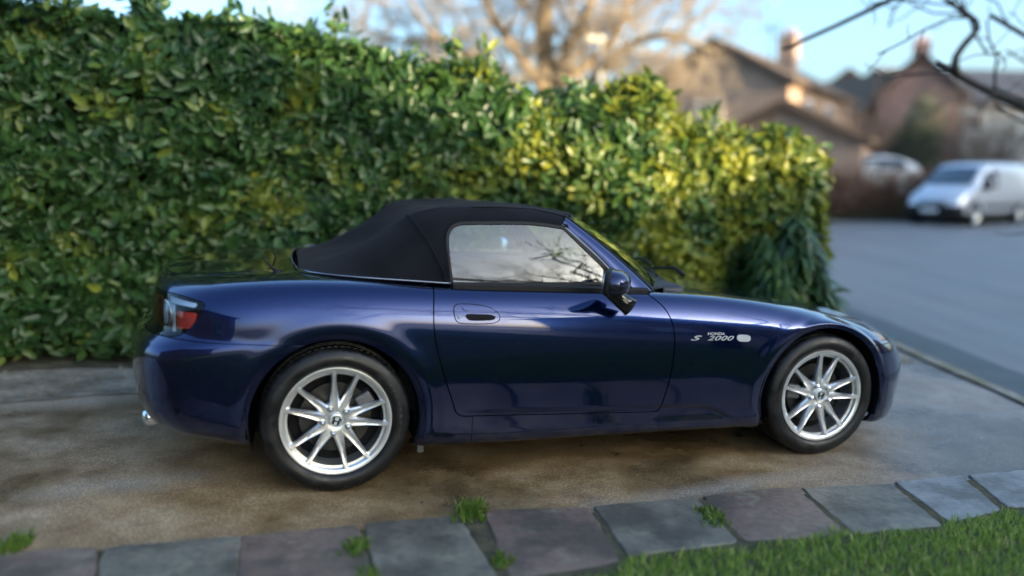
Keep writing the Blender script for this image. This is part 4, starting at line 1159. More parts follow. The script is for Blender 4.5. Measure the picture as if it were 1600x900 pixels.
# ================================================================== HEDGES
from mathutils import noise as mn
HPROF = [(-7,2.42),(-5.5,2.40),(-3.3,2.36),(-2.9,2.38),(-2.55,2.30),(-2.45,2.50),(-2.35,2.28),(-2.1,2.36),(-1.62,2.33),(-1.3,2.30),(-.96,2.20),(-.6,2.10),(-.28,2.17),(-.1,2.10),(.0,1.98),(.35,1.86),(.45,1.88),(.50,2.12),(.58,1.86),(.80,1.92),(.92,2.12),(1.15,2.14),(1.28,1.88),(1.6,1.80),(1.97,1.75),(2.2,1.80),(2.45,1.78),(2.72,1.62),(2.9,1.2)]
hx = np.array([p[0] for p in HPROF]); hz = np.array([p[1] for p in HPROF])
def make_leaves(P, Nn, size, spread, aspect=.42, droop=.15):
    """folded pointed leaves at points P facing roughly along Nn"""
    n = len(P)
    nn = Nn+nr.normal(0, spread, (n, 3)); nn /= np.linalg.norm(nn, axis=1, keepdims=True)
    t = nr.normal(0, 1, (n, 3)); t[:,2] += .35; t -= nn*(t*nn).sum(1, keepdims=True); t /= np.linalg.norm(t, axis=1, keepdims=True)
    b = np.cross(nn, t); L = (size*(.45+.85*nr.random(n)**1.3))[:,None]; W = L*aspect
    fold = .22*W
    V = np.stack([P, P+t*L*.30+b*W*.42-0*nn, P+t*L*.32-nn*fold, P+t*L*.30-b*W*.42, P+t*L*.68+b*W*.36-nn*L*droop*.5, P+t*L*.70-nn*(fold+L*droop*.5), P+t*L*.68-b*W*.36-nn*L*droop*.5, P+t*L-nn*L*droop], 1).reshape(-1,3)
    i = np.arange(n)*8
    F = np.concatenate([np.stack(q, 1) for q in ((i,i+2,i+1),(i,i+3,i+2),(i+1,i+2,i+5),(i+1,i+5,i+4),(i+2,i+3,i+6),(i+2,i+6,i+5),(i+4,i+5,i+7),(i+5,i+6,i+7))])
    return V, F
def lump(x, z, y=0): return .20*mn.noise(Vector((x*1.1, z*1.3, y*1.1)))+.10*mn.noise(Vector((x*2.9+5, z*2.9, y*2.9)))
HROOT = empty('laurel_hedge', None, (0, hb(0), G(0, hb(0))))
tag(HROOT, 'tall dense glossy-leaved evergreen hedge running along the drive behind the car', 'hedge')
def hroot_parent(o, root):
    o.parent = root; o.matrix_parent_inverse = Matrix.Identity(4); o.location = -root.location; return o
ca, sa = math.cos(math.atan(.255)), math.sin(math.atan(.255))
XE = 2.74
def hedge_points(n):
    """points and normals over front, top and right end"""
    P = []; N = []
    for _ in range(n):
        u = rng.random()
        if u < .70:      # front face
            x = rng.uniform(-6.2, XE); top = np.interp(x, hx, hz); z = rng.uniform(.02, 1)**.9*top
            rnd = max(0, (z/top-.78)/.22)**2*.35
            endr = max(0, (x-(XE-.45))/.45)**2*.40
            y = hb(x)+rnd+endr+lump(x, z)-rng.random()**2*-.16
            nrm = Vector((sa, -ca, .15+.8*rnd)); 
            if x > XE-.5: nrm = Vector((sa+1.0*(x-XE+.5)*2, -ca, .15))
            P.append((x, y, z)); N.append(nrm)
        elif u < .87:    # top
            x = rng.uniform(-6.2, XE); w_ = rng.uniform(.1, 1.1); top = np.interp(x, hx, hz)-.02+.07*mn.noise(Vector((x*6, w_*4, 0)))
            P.append((x-w_*sa, hb(x)+w_, top-rng.random()**2*.15)); N.append(Vector((0, -.3, 1)))
        elif u < .96:            # end
            w_ = rng.uniform(.2, 1.25); top = np.interp(XE, hx, hz)*.98; z = rng.uniform(.02, 1)*top
            P.append((XE+.08-.10*(z/top)**3+lump(w_, z, 7)-rng.random()**2*.15, hb(XE)+w_, z)); N.append(Vector((1, -.1, .2)))
        else:             # shoots standing proud of the top
            x = rng.uniform(-6.2, XE); w_ = rng.uniform(.15,.8)
            top = np.interp(x, hx, hz); k = mn.noise(Vector((x*7.7, 3, 0)))
            if k < .12: continue
            P.append((x, hb(x)+w_*.6, top+rng.random()*.5*k)); N.append(Vector((rng.uniform(-1,1), -.6, .6)))
    P = np.array(P); N = np.array([tuple(v) for v in N]); N /= np.linalg.norm(N, axis=1, keepdims=True)
    g = np.array([G(x, y) for x, y in P[:, :2]]); P[:,2] += g; return P, N
P, N = hedge_points(68000)
hole = np.array([mn.noise(Vector((p[0]*2.3+9, p[1]*2, p[2]*2.6))) for p in P]); kp = (hole > -.42)|(P[:,2] > 1.9)|(nr.random(len(P)) < .25); P, N = P[kp], N[kp]
V, F = make_leaves(P, N, .112, .62, .50)
# new growth is paler: whole shoots share a tone
tone = np.array([.38+.55*mn.noise(Vector((p[0]*3.1, p[1]*3, p[2]*3.1))) for p in P])+nr.normal(0,.13,len(P))
tone += np.clip((P[:,0]+.9)/2.2, 0, 1)*.36  # yellower towards the right end: sunlight painted into the leaf tone
M_laurel = leaf_mat('laurel_leaf', (.020,.058,.019), (.054,.122,.032), (.26,.28,.034), .36, .36, .42)
fo = tri_soup('foliage', V, F, np.repeat(np.clip(tone, 0, 1), 8), M_laurel); hroot_parent(fo, HROOT)
# shaded twiggy core
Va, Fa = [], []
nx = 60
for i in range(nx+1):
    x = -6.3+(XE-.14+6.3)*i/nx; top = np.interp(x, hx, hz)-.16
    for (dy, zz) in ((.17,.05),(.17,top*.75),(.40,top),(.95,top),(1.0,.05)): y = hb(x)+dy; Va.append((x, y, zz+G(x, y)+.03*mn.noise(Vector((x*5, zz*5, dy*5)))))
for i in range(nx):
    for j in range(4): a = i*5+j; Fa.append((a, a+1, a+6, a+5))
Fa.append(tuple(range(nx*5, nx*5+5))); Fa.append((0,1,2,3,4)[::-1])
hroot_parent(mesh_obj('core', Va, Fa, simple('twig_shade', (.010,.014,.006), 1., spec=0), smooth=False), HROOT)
for i in range(26):
    x = -6+8.5*i/25+rng.uniform(-.1,.1); y = hb(x)+rng.uniform(.12,.35); g = G(x, y); Va, Fa = [], []
    tube(Va, Fa, [(x, y, g), (x+rng.uniform(-.08,.08), y, g+.25), (x+rng.uniform(-.2,.2), y+rng.uniform(-.1,.1), g+.8), (x+rng.uniform(-.3,.3), y, g+1.4)], [.022,.018,.012,.006], 6)
    if i % 1 == 0: hroot_parent(mesh_obj('stem', Va, Fa, simple('laurel_bark', (.05,.045,.03), .9) if i == 0 else bpy.data.materials['laurel_bark']), HROOT)

def leafy_mass(name, label, cat, blobs, nleaf, size, mat, spread=1.0, core=None, group=None, tone0=.5):
    """a shrub made of leaf-sized faces through several lobes: blobs are (x,y,z,rx,ry,rz)"""
    root = empty(name, None, (blobs[0][0], blobs[0][1], G(blobs[0][0], blobs[0][1]))); tag(root, label, cat, group)
    vol = np.array([b[3]*b[4]+b[3]*b[5] for b in blobs]); pr = vol/vol.sum(); P = []; N = []
    idx = nr.choice(len(blobs), nleaf, p=pr)
    d = nr.normal(0, 1, (nleaf, 3)); d /= np.linalg.norm(d, axis=1, keepdims=True); rr = .55+.5*nr.random(nleaf)**.6
    B = np.array(blobs)[idx]; P = B[:,:3]+d*B[:,3:]*rr[:,None]; N = d
    m = P[:,2] > np.array([G(a, b) for a, b in P[:,:2]])+.02; P, N = P[m], N[m]
    V, F = make_leaves(P, N, size, spread)
    t = np.clip(nr.normal(tone0,.2,len(P)), 0, 1)
    o = tri_soup('foliage', V, F, np.repeat(t, 8), mat); hroot_parent(o, root)
    return root

M_droop = leaf_mat('strap_leaf', (.020,.050,.018), (.045,.10,.03), (.14,.19,.05), .35, .3, .5)
def droop_bush():
    c = Vector((2.14, 6.12, 0)); c.z = G(c.x, c.y)
    root = empty('drooping_shrub', None, tuple(c)); tag(root, 'rounded dark green shrub with long drooping leaves at the right end of the hedge', 'shrub')
    n = 5200; d = nr.normal(0, 1, (n, 3)); d[:,2] = np.abs(d[:,2])*.9; d /= np.linalg.norm(d, axis=1, keepdims=True)
    rr = .55+.48*nr.random(n)**.5; P = np.array(tuple(c))+d*np.array([.42,.34,1.02])*rr[:,None]*(1+.12*np.sin(d[:,:1]*9+d[:,2:]*7))
    L = (.10+.08*nr.random(n))[:,None]; t = d*np.array([.9,.9,.2])+np.array([0,0,-.55])+nr.normal(0,.25,(n,3)); t /= np.linalg.norm(t, axis=1, keepdims=True)
    b = np.cross(t, d); b /= np.maximum(np.linalg.norm(b, axis=1, keepdims=True), 1e-6); W = L*.13
    dz = np.array([0,0,-1.])
    V = np.stack([P-b*W*.5, P+b*W*.5, P+t*L*.5+b*W, P+t*L*.5-b*W, P+t*L+dz*L*.3], 1).reshape(-1,3); i = np.arange(n)*5
    F = np.concatenate([np.stack([i,i+1,i+2],1), np.stack([i,i+2,i+3],1), np.stack([i+3,i+2,i+4],1)])
    tone = np.clip(nr.normal(.45,.22,n), 0, 1); hroot_parent(tri_soup('foliage', V, F, np.repeat(tone, 5), M_droop), root)
droop_bush()
# ================================================================== BARE TREES
def bark_mat(name, a, b, sc_=9):
    k = NT(name); co = k.coord(); f = k.noise(k.coord(sx=(1,1,.3)), sc_, 8, .7); k.link(k.ramp(f, [(.3, a), (.7, b)]), k.b.inputs['Base Color']); k.set(Roughness=.9); k.bump(f, .8, .03); return k.m
def branch_path(p, d, L, n, wob, up, rg):
    pts = [Vector(p)]; d = Vector(d).normalized()
    for i in range(n):
        d = (d+Vector((rg.uniform(-wob,wob), rg.uniform(-wob,wob), rg.uniform(-wob,wob)+up))).normalized()
        pts.append(pts[-1]+d*L/n)
    return pts
def grow(Va, Fa, pts, r0, r1, level, rg, maxlev, kids, ratio=.62, sides=8, wob=.28, up=.04, minr=.004):
    n = len(pts); rad = [r0+(r1-r0)*(i/(n-1)) for i in range(n)]
    tube(Va, Fa, pts, rad, max(3, sides), cap=False)
    if level >= maxlev: return
    L = sum((pts[i+1]-pts[i]).length for i in range(n-1))
    k = kids[min(level, len(kids)-1)]
    for j in range(k):
        t = .25+.75*(j+rg.random())/k; i = min(int(t*(n-1)), n-2); p = pts[i].lerp(pts[i+1], t*(n-1)-i)
        ax = (pts[i+1]-pts[i]).normalized(); side = ax.cross(Vector((rg.uniform(-1,1), rg.uniform(-1,1), rg.uniform(-1,1)))).normalized()
        d = (ax*rg.uniform(.4,.9)+side*rg.uniform(.5,1.0)).normalized()
        rr = max(minr, (r0+(r1-r0)*t)*rg.uniform(.45,.7))
        ll = L*ratio*rg.uniform(.6,1.1)*(1-.3*t)
        grow(Va, Fa, branch_path(p, d, ll, 4 if level < 2 else 3, wob, up, rg), rr, max(minr*.6, rr*.35), level+1, rg, maxlev, kids, ratio, max(3, sides-2), wob, up, minr)
def at(px, py, Y):
    """where the line of sight of a point seen in the photograph reaches depth Y (used once to set out the layout)"""
    a, b = (px-800)/1230, (450-py)/1230
    cp, sp = math.cos(PITCH), math.sin(PITCH)
    d = Vector((a, cp+b*sp, -sp+b*cp)); return Vector((0,0,CAM_H))+d*(Y/d.y)
# big oak-like tree behind the hedge
rg = random.Random(11); YT = 20.0
M_bark1 = bark_mat('sun_gold_bark', (.16,.115,.07), (.33,.25,.155), 5)  # bark and twigs carry the gold of low sun in their colour
M_twig1 = bark_mat('sun_gold_twig', (.20,.155,.11), (.34,.27,.20), 5)
b0 = at(852, 330, YT); b0.z = 0
oak = empty('bare_tree', None, tuple(b0)); tag(oak, 'large leafless tree, sunlit gold painted into its bark, standing beyond the hedge', 'tree')
Va, Fa = [], []
fork = at(858, 150, YT)
tube(Va, Fa, [b0, b0+Vector((.1,0,1.3)), fork-Vector((0,0,.4)), fork+Vector((0,0,.1))], [.62,.50,.46,.44], 14, cap=False)
tr_ = mesh_obj('trunk', Va, Fa, M_bark1); hroot_parent(tr_, oak)
limbs = [
  ([fork, at(850,60,YT), at(852,-20,YT), at(845,-160,YT-.5), at(850,-300,YT)], .26, .10),
  ([fork, at(820,100,YT-.3), at(785,50,YT-.6), at(752,-10,YT-1), at(720,-110,YT-1)], .16, .05),
  ([fork, at(888,75,YT-.5), at(912,30,YT-1), at(935,-25,YT-1.2), at(960,-150,YT-1)], .17, .06),
  ([fork, at(905,110,YT+.5), at(950,72,YT+.8), at(980,15,YT+1), at(1010,-80,YT+1)], .19, .07),
  ([fork+Vector((.3,0,-.4)), at(930,120,YT-.8), at(975,75,YT-1.4), at(1040,55,YT-1.8), at(1090,70,YT-2), at(1122,85,YT-2.2)], .15, .05),
  ([fork+Vector((0,0,-.5)), at(780,160,YT), at(740,110,YT-.4), at(690,70,YT-.5), at(640,0,YT-.5), at(600,-60,YT)], .12, .03),
  ([fork+Vector((0,0,-.6)), at(800,130,YT+1), at(700,80,YT+2), at(600,55,YT+2), at(520,20,YT+2)], .11, .025),
  ([fork+Vector((0,0,-.5)), at(790,120,YT+1), at(650,60,YT+1.5), at(540,70,YT+1.5), at(470,30,YT+1.5)], .10, .02),
  ([fork+Vector((0,0,-.5)), at(780,140,YT+1), at(690,120,YT+2), at(620,110,YT+2), at(560,95,YT+2)], .08, .02),
  ([fork, at(930,60,YT+1), at(1020,10,YT+1), at(1100,-30,YT+1), at(1190,-40,YT+1)], .10, .02),
  ([fork+Vector((0,0,-.7)), at(900,160,YT+1.5), at(1000,110,YT+2), at(1080,40,YT+2), at(1150,-20,YT+2)], .11, .03),
]
Vl, Fl, Vt, Ft = [], [], [], []
for pts, r0, r1 in limbs:
    pp = fit_spline([tuple(p) for p in pts], 12); pp = [Vector(p) for p in pp]; n = len(pp)
    tube(Vl, Fl, pp, [r0+(r1-r0)*i/(n-1) for i in range(n)], 10, cap=False)
    for j in range(24):
        t = .12+.88*(j+rg.random())/24; i = min(int(t*(n-1)), n-2); p = pp[i].lerp(pp[i+1], .5)
        ax = (pp[i+1]-pp[i]).normalized(); side = ax.cross(Vector((rg.uniform(-1,1), rg.uniform(-1,1), rg.uniform(-1,1)))).normalized()
        d = (ax*.4+side*.8+Vector((0,0,.15))).normalized(); rr = max(.02, (r0+(r1-r0)*t)*.35)
        grow(Vt, Ft, branch_path(p, d, rg.uniform(1.2,2.6), 5, .35, .02, rg), rr, .008, 0, rg, 3, [6,5,5], .55, 5, .4, .01, .0055)
hroot_parent(mesh_obj('limbs', Vl, Fl, M_bark1), oak); hroot_parent(mesh_obj('crown', Vt, Ft, M_twig1), oak)

# fruit tree on the lawn at the right, boughs over the drive
rg = random.Random(5); M_bark2 = bark_mat('dark_bark', (.035,.030,.027), (.085,.073,.065), 14)
tb = Vector((3.05, 1.75, G(3.05, 1.75)))
ft = empty('fruit_tree', None, tuple(tb)); tag(ft, 'dark leafless tree whose bare boughs hang in at the upper right corner', 'tree')
Va, Fa = [], []
tube(Va, Fa, [tb, tb+Vector((-.03,.02,.5)), tb+Vector((.02,.0,1.0)), tb+Vector((0,.05,1.35))], [.11,.085,.08,.075], 12)
hroot_parent(mesh_obj('trunk', Va, Fa, M_bark2), ft)
top = tb+Vector((0,.05,1.3)); YB = 2.45
boughs = [
  ([top, at(1800,260,YB-.3), at(1680,205,YB-.1), at(1600,168,YB), at(1553,146,YB), at(1511,126,YB), at(1475,106,YB), at(1462,100,YB)], .026, .010, 16),
  ([at(1496,120,YB), at(1491,100,YB-.02), at(1500,78,YB), at(1520,55,YB), at(1527,36,YB+.03), at(1505,18,YB+.03), at(1485,4,YB), at(1450,-25,YB), at(1400,-70,YB)], .011, .005, 14),
  ([top+Vector((0,0,.1)), at(1750,110,YB-.2), at(1640,72,YB-.1), at(1597,54,YB), at(1570,44,YB), at(1548,24,YB)], .016, .007, 14),
  ([top+Vector((0,0,.2)), at(1700,-150,YB-.3), at(1560,-110,YB-.2), at(1450,-45,YB), at(1400,-5,YB+.1), at(1365,12,YB+.1), at(1311,38,YB+.1), at(1270,56,YB+.1), at(1240,66,YB+.1), at(1224,77,YB+.1)], .020, .006, 3),
  ([top, tb+Vector((-.6,-.6,1.7)), tb+Vector((-1.2,-1.0,1.95)), tb+Vector((-2.0,-1.3,2.1))], .030, .010, 12),
  ([top, tb+Vector((-.3,-1.0,1.8)), tb+Vector((-.7,-1.9,2.2)), tb+Vector((-1.4,-2.6,2.5))], .030, .010, 12),
  ([top, tb+Vector((.2,-.5,1.9)), tb+Vector((.0,-1.2,2.7)), tb+Vector((-.5,-1.8,3.3))], .030, .010, 12),
  ([top, tb+Vector((-.8,-.3,1.6)), tb+Vector((-1.7,-.8,1.75)), tb+Vector((-2.6,-1.5,1.8))], .026, .008, 12),
  ([top, Vector((2.3,1.5,2.0)), Vector((1.5,1.25,2.15)), Vector((.6,1.1,2.25)), Vector((-.5,1.1,2.4))], .024, .006, 16),
  ([top, Vector((2.5,1.1,2.1)), Vector((1.9,.5,2.5)), Vector((1.1,.1,2.8)), Vector((.1,-.2,3.0))], .026, .007, 16),
  ([top, Vector((2.9,.9,2.2)), Vector((2.6,.1,2.8)), Vector((2.1,-.6,3.3))], .026, .008, 14),
  ([top, tb+Vector((.5,.3,1.9)), tb+Vector((.9,.5,2.6)), tb+Vector((1.1,.4,3.4))], .030, .010, 9),
]
Vl, Fl, Vt, Ft = [], [], [], []
for q, (pts, r0, r1, kd) in enumerate(boughs):
    pp = [Vector(p) for p in fit_spline([tuple(p) for p in pts], 16)]; n = len(pp)
    tube(Vl, Fl, pp, [(r0+(r1-r0)*i/(n-1))*(1+.25*(i%3 == 1)*rg.random()) for i in range(n)], 9)
    for j in range(kd):
        t = .25+.75*(j+rg.random())/kd; i = min(int(t*(n-1)), n-2); p = pp[i].lerp(pp[i+1], .5)
        if q < 4 and p.y > 2.0: ll = rg.uniform(.15,.34)
        else: ll = rg.uniform(.4,.9)
        ax = (pp[i+1]-pp[i]).normalized(); side = ax.cross(Vector((rg.uniform(-1,1), rg.uniform(-1,1), rg.uniform(-1,1)))).normalized()
        d = (ax*.5+side*.7+Vector((0,0,.3 if q > 3 else .1))).normalized(); rr = (r0+(r1-r0)*t)*.4
        grow(Vt, Ft, branch_path(p, d, ll, 4, .4, .06, rg), rr, .003, 0, rg, 2 if q > 3 else 1, [3,2] if q < 4 else [4,4], .6, 5, .45, .05, .0025)
hroot_parent(mesh_obj('limbs', Vl, Fl, M_bark2), ft); hroot_parent(mesh_obj('crown', Vt, Ft, M_bark2), ft)
# ================================================================== HOUSES
def brick_mat(name, a, b, mortar, s=1.0):
    k = NT(name); co = k.coord()
    # brick courses on upright walls: use (x+y, z)
    sx = k.n.new('ShaderNodeSeparateXYZ'); k.link(co, sx.inputs[0]); ad = k.n.new('ShaderNodeMath'); ad.operation = 'ADD'
    k.link(sx.outputs[0], ad.inputs[0]); k.link(sx.outputs[1], ad.inputs[1]); cb = k.n.new('ShaderNodeCombineXYZ'); k.link(ad.outputs[0], cb.inputs[0]); k.link(sx.outputs[2], cb.inputs[1])
    br = k.n.new('ShaderNodeTexBrick'); br.inputs['Scale'].default_value = 1; br.inputs['Brick Width'].default_value = .225; br.inputs['Row Height'].default_value = .075
    br.inputs['Mortar Size'].default_value = .010; br.inputs['Color1'].default_value = (*a, 1); br.inputs['Color2'].default_value = (*b, 1); br.inputs['Mortar'].default_value = (*mortar, 1)
    k.link(cb.outputs[0], br.inputs['Vector']); f = k.noise(co, 1.2, 6, .6)
    k.link(k.mix(1., br.outputs['Color'], k.ramp(f, [(.3,.8),(.7,1.15)]), 'MULTIPLY'), k.b.inputs['Base Color']); k.set(Roughness=.9); return k.m
def tile_mat(name, a, b):
    k = NT(name); co = k.coord(); w_ = k.n.new('ShaderNodeTexWave'); w_.inputs['Scale'].default_value = 3.2; w_.bands_direction = 'Z'; k.link(co, w_.inputs['Vector'])
    f = k.noise(co, 3, 6, .7); c = k.ramp(f, [(.3, a), (.7, b)]); k.link(k.mix(.35, c, k.mix(1., c, w_.outputs['Color'], 'MULTIPLY')), k.b.inputs['Base Color']); k.set(Roughness=.85); k.bump(w_.outputs['Fac'], .5, .04); return k.m
M_brA = brick_mat('brown_brick', (.40,.23,.15), (.31,.175,.12), (.42,.36,.30))
M_brR = brick_mat('red_brick', (.42,.18,.125), (.33,.145,.105), (.42,.36,.31))
M_brG = brick_mat('grey_brick', (.46,.36,.33), (.38,.30,.28), (.46,.42,.39))
M_tile = tile_mat('brown_tile', (.10,.065,.045), (.19,.13,.085)); M_tileD = tile_mat('dark_tile', (.10,.09,.088), (.19,.165,.155))
M_white = simple('white_frame', (.72,.73,.74), .4); M_wglass = simple('house_glass', (.05,.07,.09), .05, 0, 1, 1.0); M_render = simple('pale_render', (.55,.54,.50), .9, nz=.1, nscale=3)
M_fascia = simple('dark_fascia', (.05,.035,.03), .6)
def house(label, loc, rz, W, D, eave, rise, mw, mt, wins=(), chimney=None, cat='house', name='house', over=.35, ridge='y'):
    """gable ends face local -y/+y; origin at the middle of the front gable's foot"""
    root = empty(name, None, loc, rz); tag(root, label, cat)
    bm = bmesh.new()
    h = W/2
    pts = [(-h,0,-.3),(h,0,-.3),(h,0,eave),(0,0,eave+rise),(-h,0,eave)]
    f_ = [bm.verts.new(p) for p in pts]; b_ = [bm.verts.new((p[0], D, p[2])) for p in pts]
    bm.faces.new(f_); bm.faces.new(b_[::-1])
    for i in range(5): j = (i+1)%5; bm.faces.new((f_[j], f_[i], b_[i], b_[j]))
    bm_obj('wall', bm, mw, root)
    bm = bmesh.new(); sl = rise/h; th = .16
    for s in (-1, 1):
        a = [(0, eave+rise+.06), (s*(h+over), eave-over*sl+.06), (s*(h+over), eave-over*sl+.06+th), (0, eave+rise+.06+th)]
        v0 = [bm.verts.new((x, -over, z)) for x, z in a]; v1 = [bm.verts.new((x, D+over, z)) for x, z in a]
        bm.faces.new(v0); bm.faces.new(v1)
        for i in range(4): j = (i+1)%4; bm.faces.new((v0[i], v0[j], v1[j], v1[i]))
    bmesh.ops.recalc_face_normals(bm, faces=bm.faces[:])
    rf = bm_obj('roof', bm, mt, root)
    bm = bmesh.new()
    for s in (-1, 1):
        a = [(0, eave+rise-.10), (s*(h+over), eave-over*sl-.10), (s*(h+over), eave-over*sl+.10), (0, eave+rise+.10)]
        v0 = [bm.verts.new((x, -over-.03, z)) for x, z in a]; v1 = [bm.verts.new((x, -over-.006, z)) for x, z in a]
        bm.faces.new(v0); bm.faces.new(v1)
        for i in range(4): j = (i+1)%4; bm.faces.new((v0[i], v0[j], v1[j], v1[i]))
    bmesh.ops.recalc_face_normals(bm, faces=bm.faces[:]); bm_obj('bargeboard', bm, M_fascia, root)
    for side, u, z, w_, hh, nm in wins:
        # side 'f' front gable (u = x), 'r' right wall, 'l' left wall (u = distance from the front)
        if side == 'f': mt_ = Matrix.Translation((u, -.001, z))
        elif side == 'b': mt_ = Matrix.Translation((u, D+.001, z)) @ Matrix.Rotation(PI, 4, 'Z')
        elif side == 'r': mt_ = Matrix.Translation((h+.001, u, z)) @ Matrix.Rotation(PI/2, 4, 'Z')
        else: mt_ = Matrix.Translation((-h-.001, u, z)) @ Matrix.Rotation(-PI/2, 4, 'Z')
        bm = bmesh.new(); t = .08
        box(bm, -w_/2, w_/2, -.05, .02, -hh/2, -hh/2+t); box(bm, -w_/2, w_/2, -.05, .02, hh/2-t, hh/2)
        for x in (-w_/2, w_/2-t): box(bm, x, x+t, -.05, .02, -hh/2+t, hh/2-t)
        if w_ > .9: box(bm, -.03, .03, -.045, .02, -hh/2+t, hh/2-t)
        if nm == 'door': box(bm, -w_/2+t, w_/2-t, -.03, .02, -hh/2+t, hh/2-t)
        fr = bm_obj(nm, bm, M_white, root); fr.matrix_local = mt_
        if nm != 'door':
            bm = bmesh.new(); box(bm, -w_/2+t, w_/2-t, -.02, .01, -hh/2+t, hh/2-t); bm_obj('pane', bm, M_wglass, fr)
            bm = bmesh.new(); box(bm, -w_/2-.08, w_/2+.08, -.10, .02, -hh/2-.07, -hh/2-.003); bm_obj('sill', bm, M_white, fr)
    if chimney:
        x, y, w_, top = chimney; bm = bmesh.new(); box(bm, x-w_/2, x+w_/2, y-.35, y+.35, eave*.8, top)
        box(bm, x-w_/2-.06, x+w_/2+.06, y-.41, y+.41, top, top+.12)
        ch = bm_obj('chimney', bm, mw, rf)
        for dx in (-.15, .15):
            Va, Fa = [], []; lathe(Va, Fa, [(0,.11),(.35,.09),(.35,.07),(.05,.07)], 14, 'Z', (x+dx, y, top+.12)); mesh_obj('chimney_pot', Va, Fa, M_brR, rf)
    return root
C = Vector((10.98, 32, 0)); rz = R(-35); W = 6.2
c_ = C+Vector((-math.cos(rz), -math.sin(rz), 0))*W/2
hA = house('brown brick house with a gable towards the hedge and a sunlit orange side wall', tuple(c_), rz, W, 11, 5.15, 1.75, M_brA, M_tile,
  wins=[('f', -.15, 4.0, 1.2, 1.1, 'window'), ('r', 2.9, 4.0, 1.0, 1.2, 'window'), ('r', 6.4, 4.0, 1.5, 1.2, 'window'), ('r', 3.6, 1.5, 1.4, 1.3, 'window'), ('r', 7.0, 1.5, 1.6, 1.3, 'window')],
  chimney=(1.5, 5.2, .75, 7.6))
# aerial
Va, Fa = [], []
p = at(1206, 78, 36); tube(Va, Fa, [p-Vector((0,0,1.6)), at(1206, 40, 36)], .025, 6)
q = at(1206, 44, 36); tube(Va, Fa, [q-Vector((.45,.1,0)), q+Vector((.45,-.1,0))], .02, 5)
for k in range(6): tube(Va, Fa, [q+Vector((-.4+.16*k,0,-.22)), q+Vector((-.4+.16*k,0,.22))], .012, 4)
m_ = mesh_obj('aerial', Va, Fa, M_black); m_.parent = hA; m_.matrix_parent_inverse = Matrix.LocRotScale(hA.location, hA.rotation_euler.to_quaternion(), None).inverted()
hG = house('low brick garage with a small gable in front of the brown brick house', (9.2, 27.2, 0), R(-28), 5.0, 5.5, 2.55, 1.25, M_brA, M_tile, cat='garage', name='garage', over=.25,
  wins=[('f', 0, 1.2, 2.3, 2.1, 'door')])
hB = house('distant grey-brown gabled house left of the bare shrubs', tuple(Vector((at(1322,200,52).x, 52, 0))), R(-27), 6.0, 8, 5.8, 2.3, M_brG, M_tile,
  wins=[('f', -1.3, 4.4, 1.2, 1.2, 'window'), ('f', 1.3, 4.4, 1.2, 1.2, 'window'), ('f', -1.3, 1.5, 1.4, 1.2, 'window')])
p = at(1432, 200, 41)
hC = house('red brick house with a gable and chimney behind the parked van', (p.x, 41, 0), R(-26), 3.8, 8, 5.6, 1.9, M_brR, M_tile, wins=[('f', 0, 4.2, 1.0, 1.2, 'window')], chimney=(0, 1.0, .8, 8.1))
p = at(1535, 200, 42.5)
hD = house('long house with dark tiled roof and pale upper wall at the right edge', (p.x-3.4, 47.5, 0), R(-90+8), 9.0, 14, 5.3, 2.2, M_render, M_tileD,
  wins=[('l', 2.5, 4.3, 1.6, 1.1, 'window'), ('l', 6.0, 4.3, 1.6, 1.1, 'window'), ('l', 9.5, 4.3, 1.6, 1.1, 'window'), ('r', 2.5, 4.3, 1.6, 1.1, 'window')])
p = at(1384, 200, 46)
hE = house('small gabled house between the grey-brown house and the red brick one', (p.x, 46, 0), R(18), 3.2, 8, 5.2, 1.9, M_brR, M_tile, wins=[('f', 0, 4.2, 1.1, 1.2, 'window')])

# houses behind the photographer: they shade the drive and are mirrored in the paint
sd = Vector(SUN_DIR_XY).to_3d().normalized(); sp_ = Vector((-sd.y, sd.x, 0))   # sp_ = (0.6, 0.8)
def sunpos(q, D): v = sp_*q+sd*D; return (v.x, v.y)
SH = math.tan(SUN_EL)
D1 = 17.0
x, y = sunpos(1.0, D1); rzs = math.atan2(-sd.x, sd.y)     # local +y runs towards the sun
hS = house('brick house behind the photographer with its gable towards the drive', (x, y, 0), rzs, 8.0, 9, 1.75+D1*SH, 3.4, M_brR, M_tileD,
  wins=[('f', -2.0, 4.3, 1.5, 1.2, 'window'), ('f', 2.0, 4.3, 1.5, 1.2, 'window'), ('f', -2.2, 1.6, 2.2, 1.3, 'window'), ('f', .5, 1.25, .95, 2.1, 'door')])
x, y = sunpos(8.2, 30)
hT0 = house('unseen brick house added across the street as a shade caster', (x, y, 0), rzs, 7.6, 9, 1.45+30*SH, .25, M_brR, M_tileD, wins=[('f', u, 4.2, 1.5, 1.2, 'window') for u in (-2,2)], over=.1)  # unseen, height set so hedge foot and near road fall in shade
x, y = sunpos(30.5, 42)
hT = house('unseen long terrace added behind the photographer to shade the street', (x, y, 0), rzs, 37, 10, 3.3+42*SH, .6, M_brR, M_tileD,  # unseen, added and sized to keep van and street in shade
  wins=[('f', u, 4.4, 1.5, 1.2, 'window') for u in (-12,-8,-4,0,4,8,12)])
x, y = sunpos(47.2, 26)
hV = house('unseen tall brick block added far right to shade the distant houses', (x, y, 0), rzs, 26, 12, 9.0+26*SH, .8, M_brR, M_tileD, wins=[('f', u, 4.4, 1.5, 1.2, 'window') for u in (-8,-4,0,4,8)], cat='shade caster', name='shade_block')  # unseen block, added only to shade the far houses
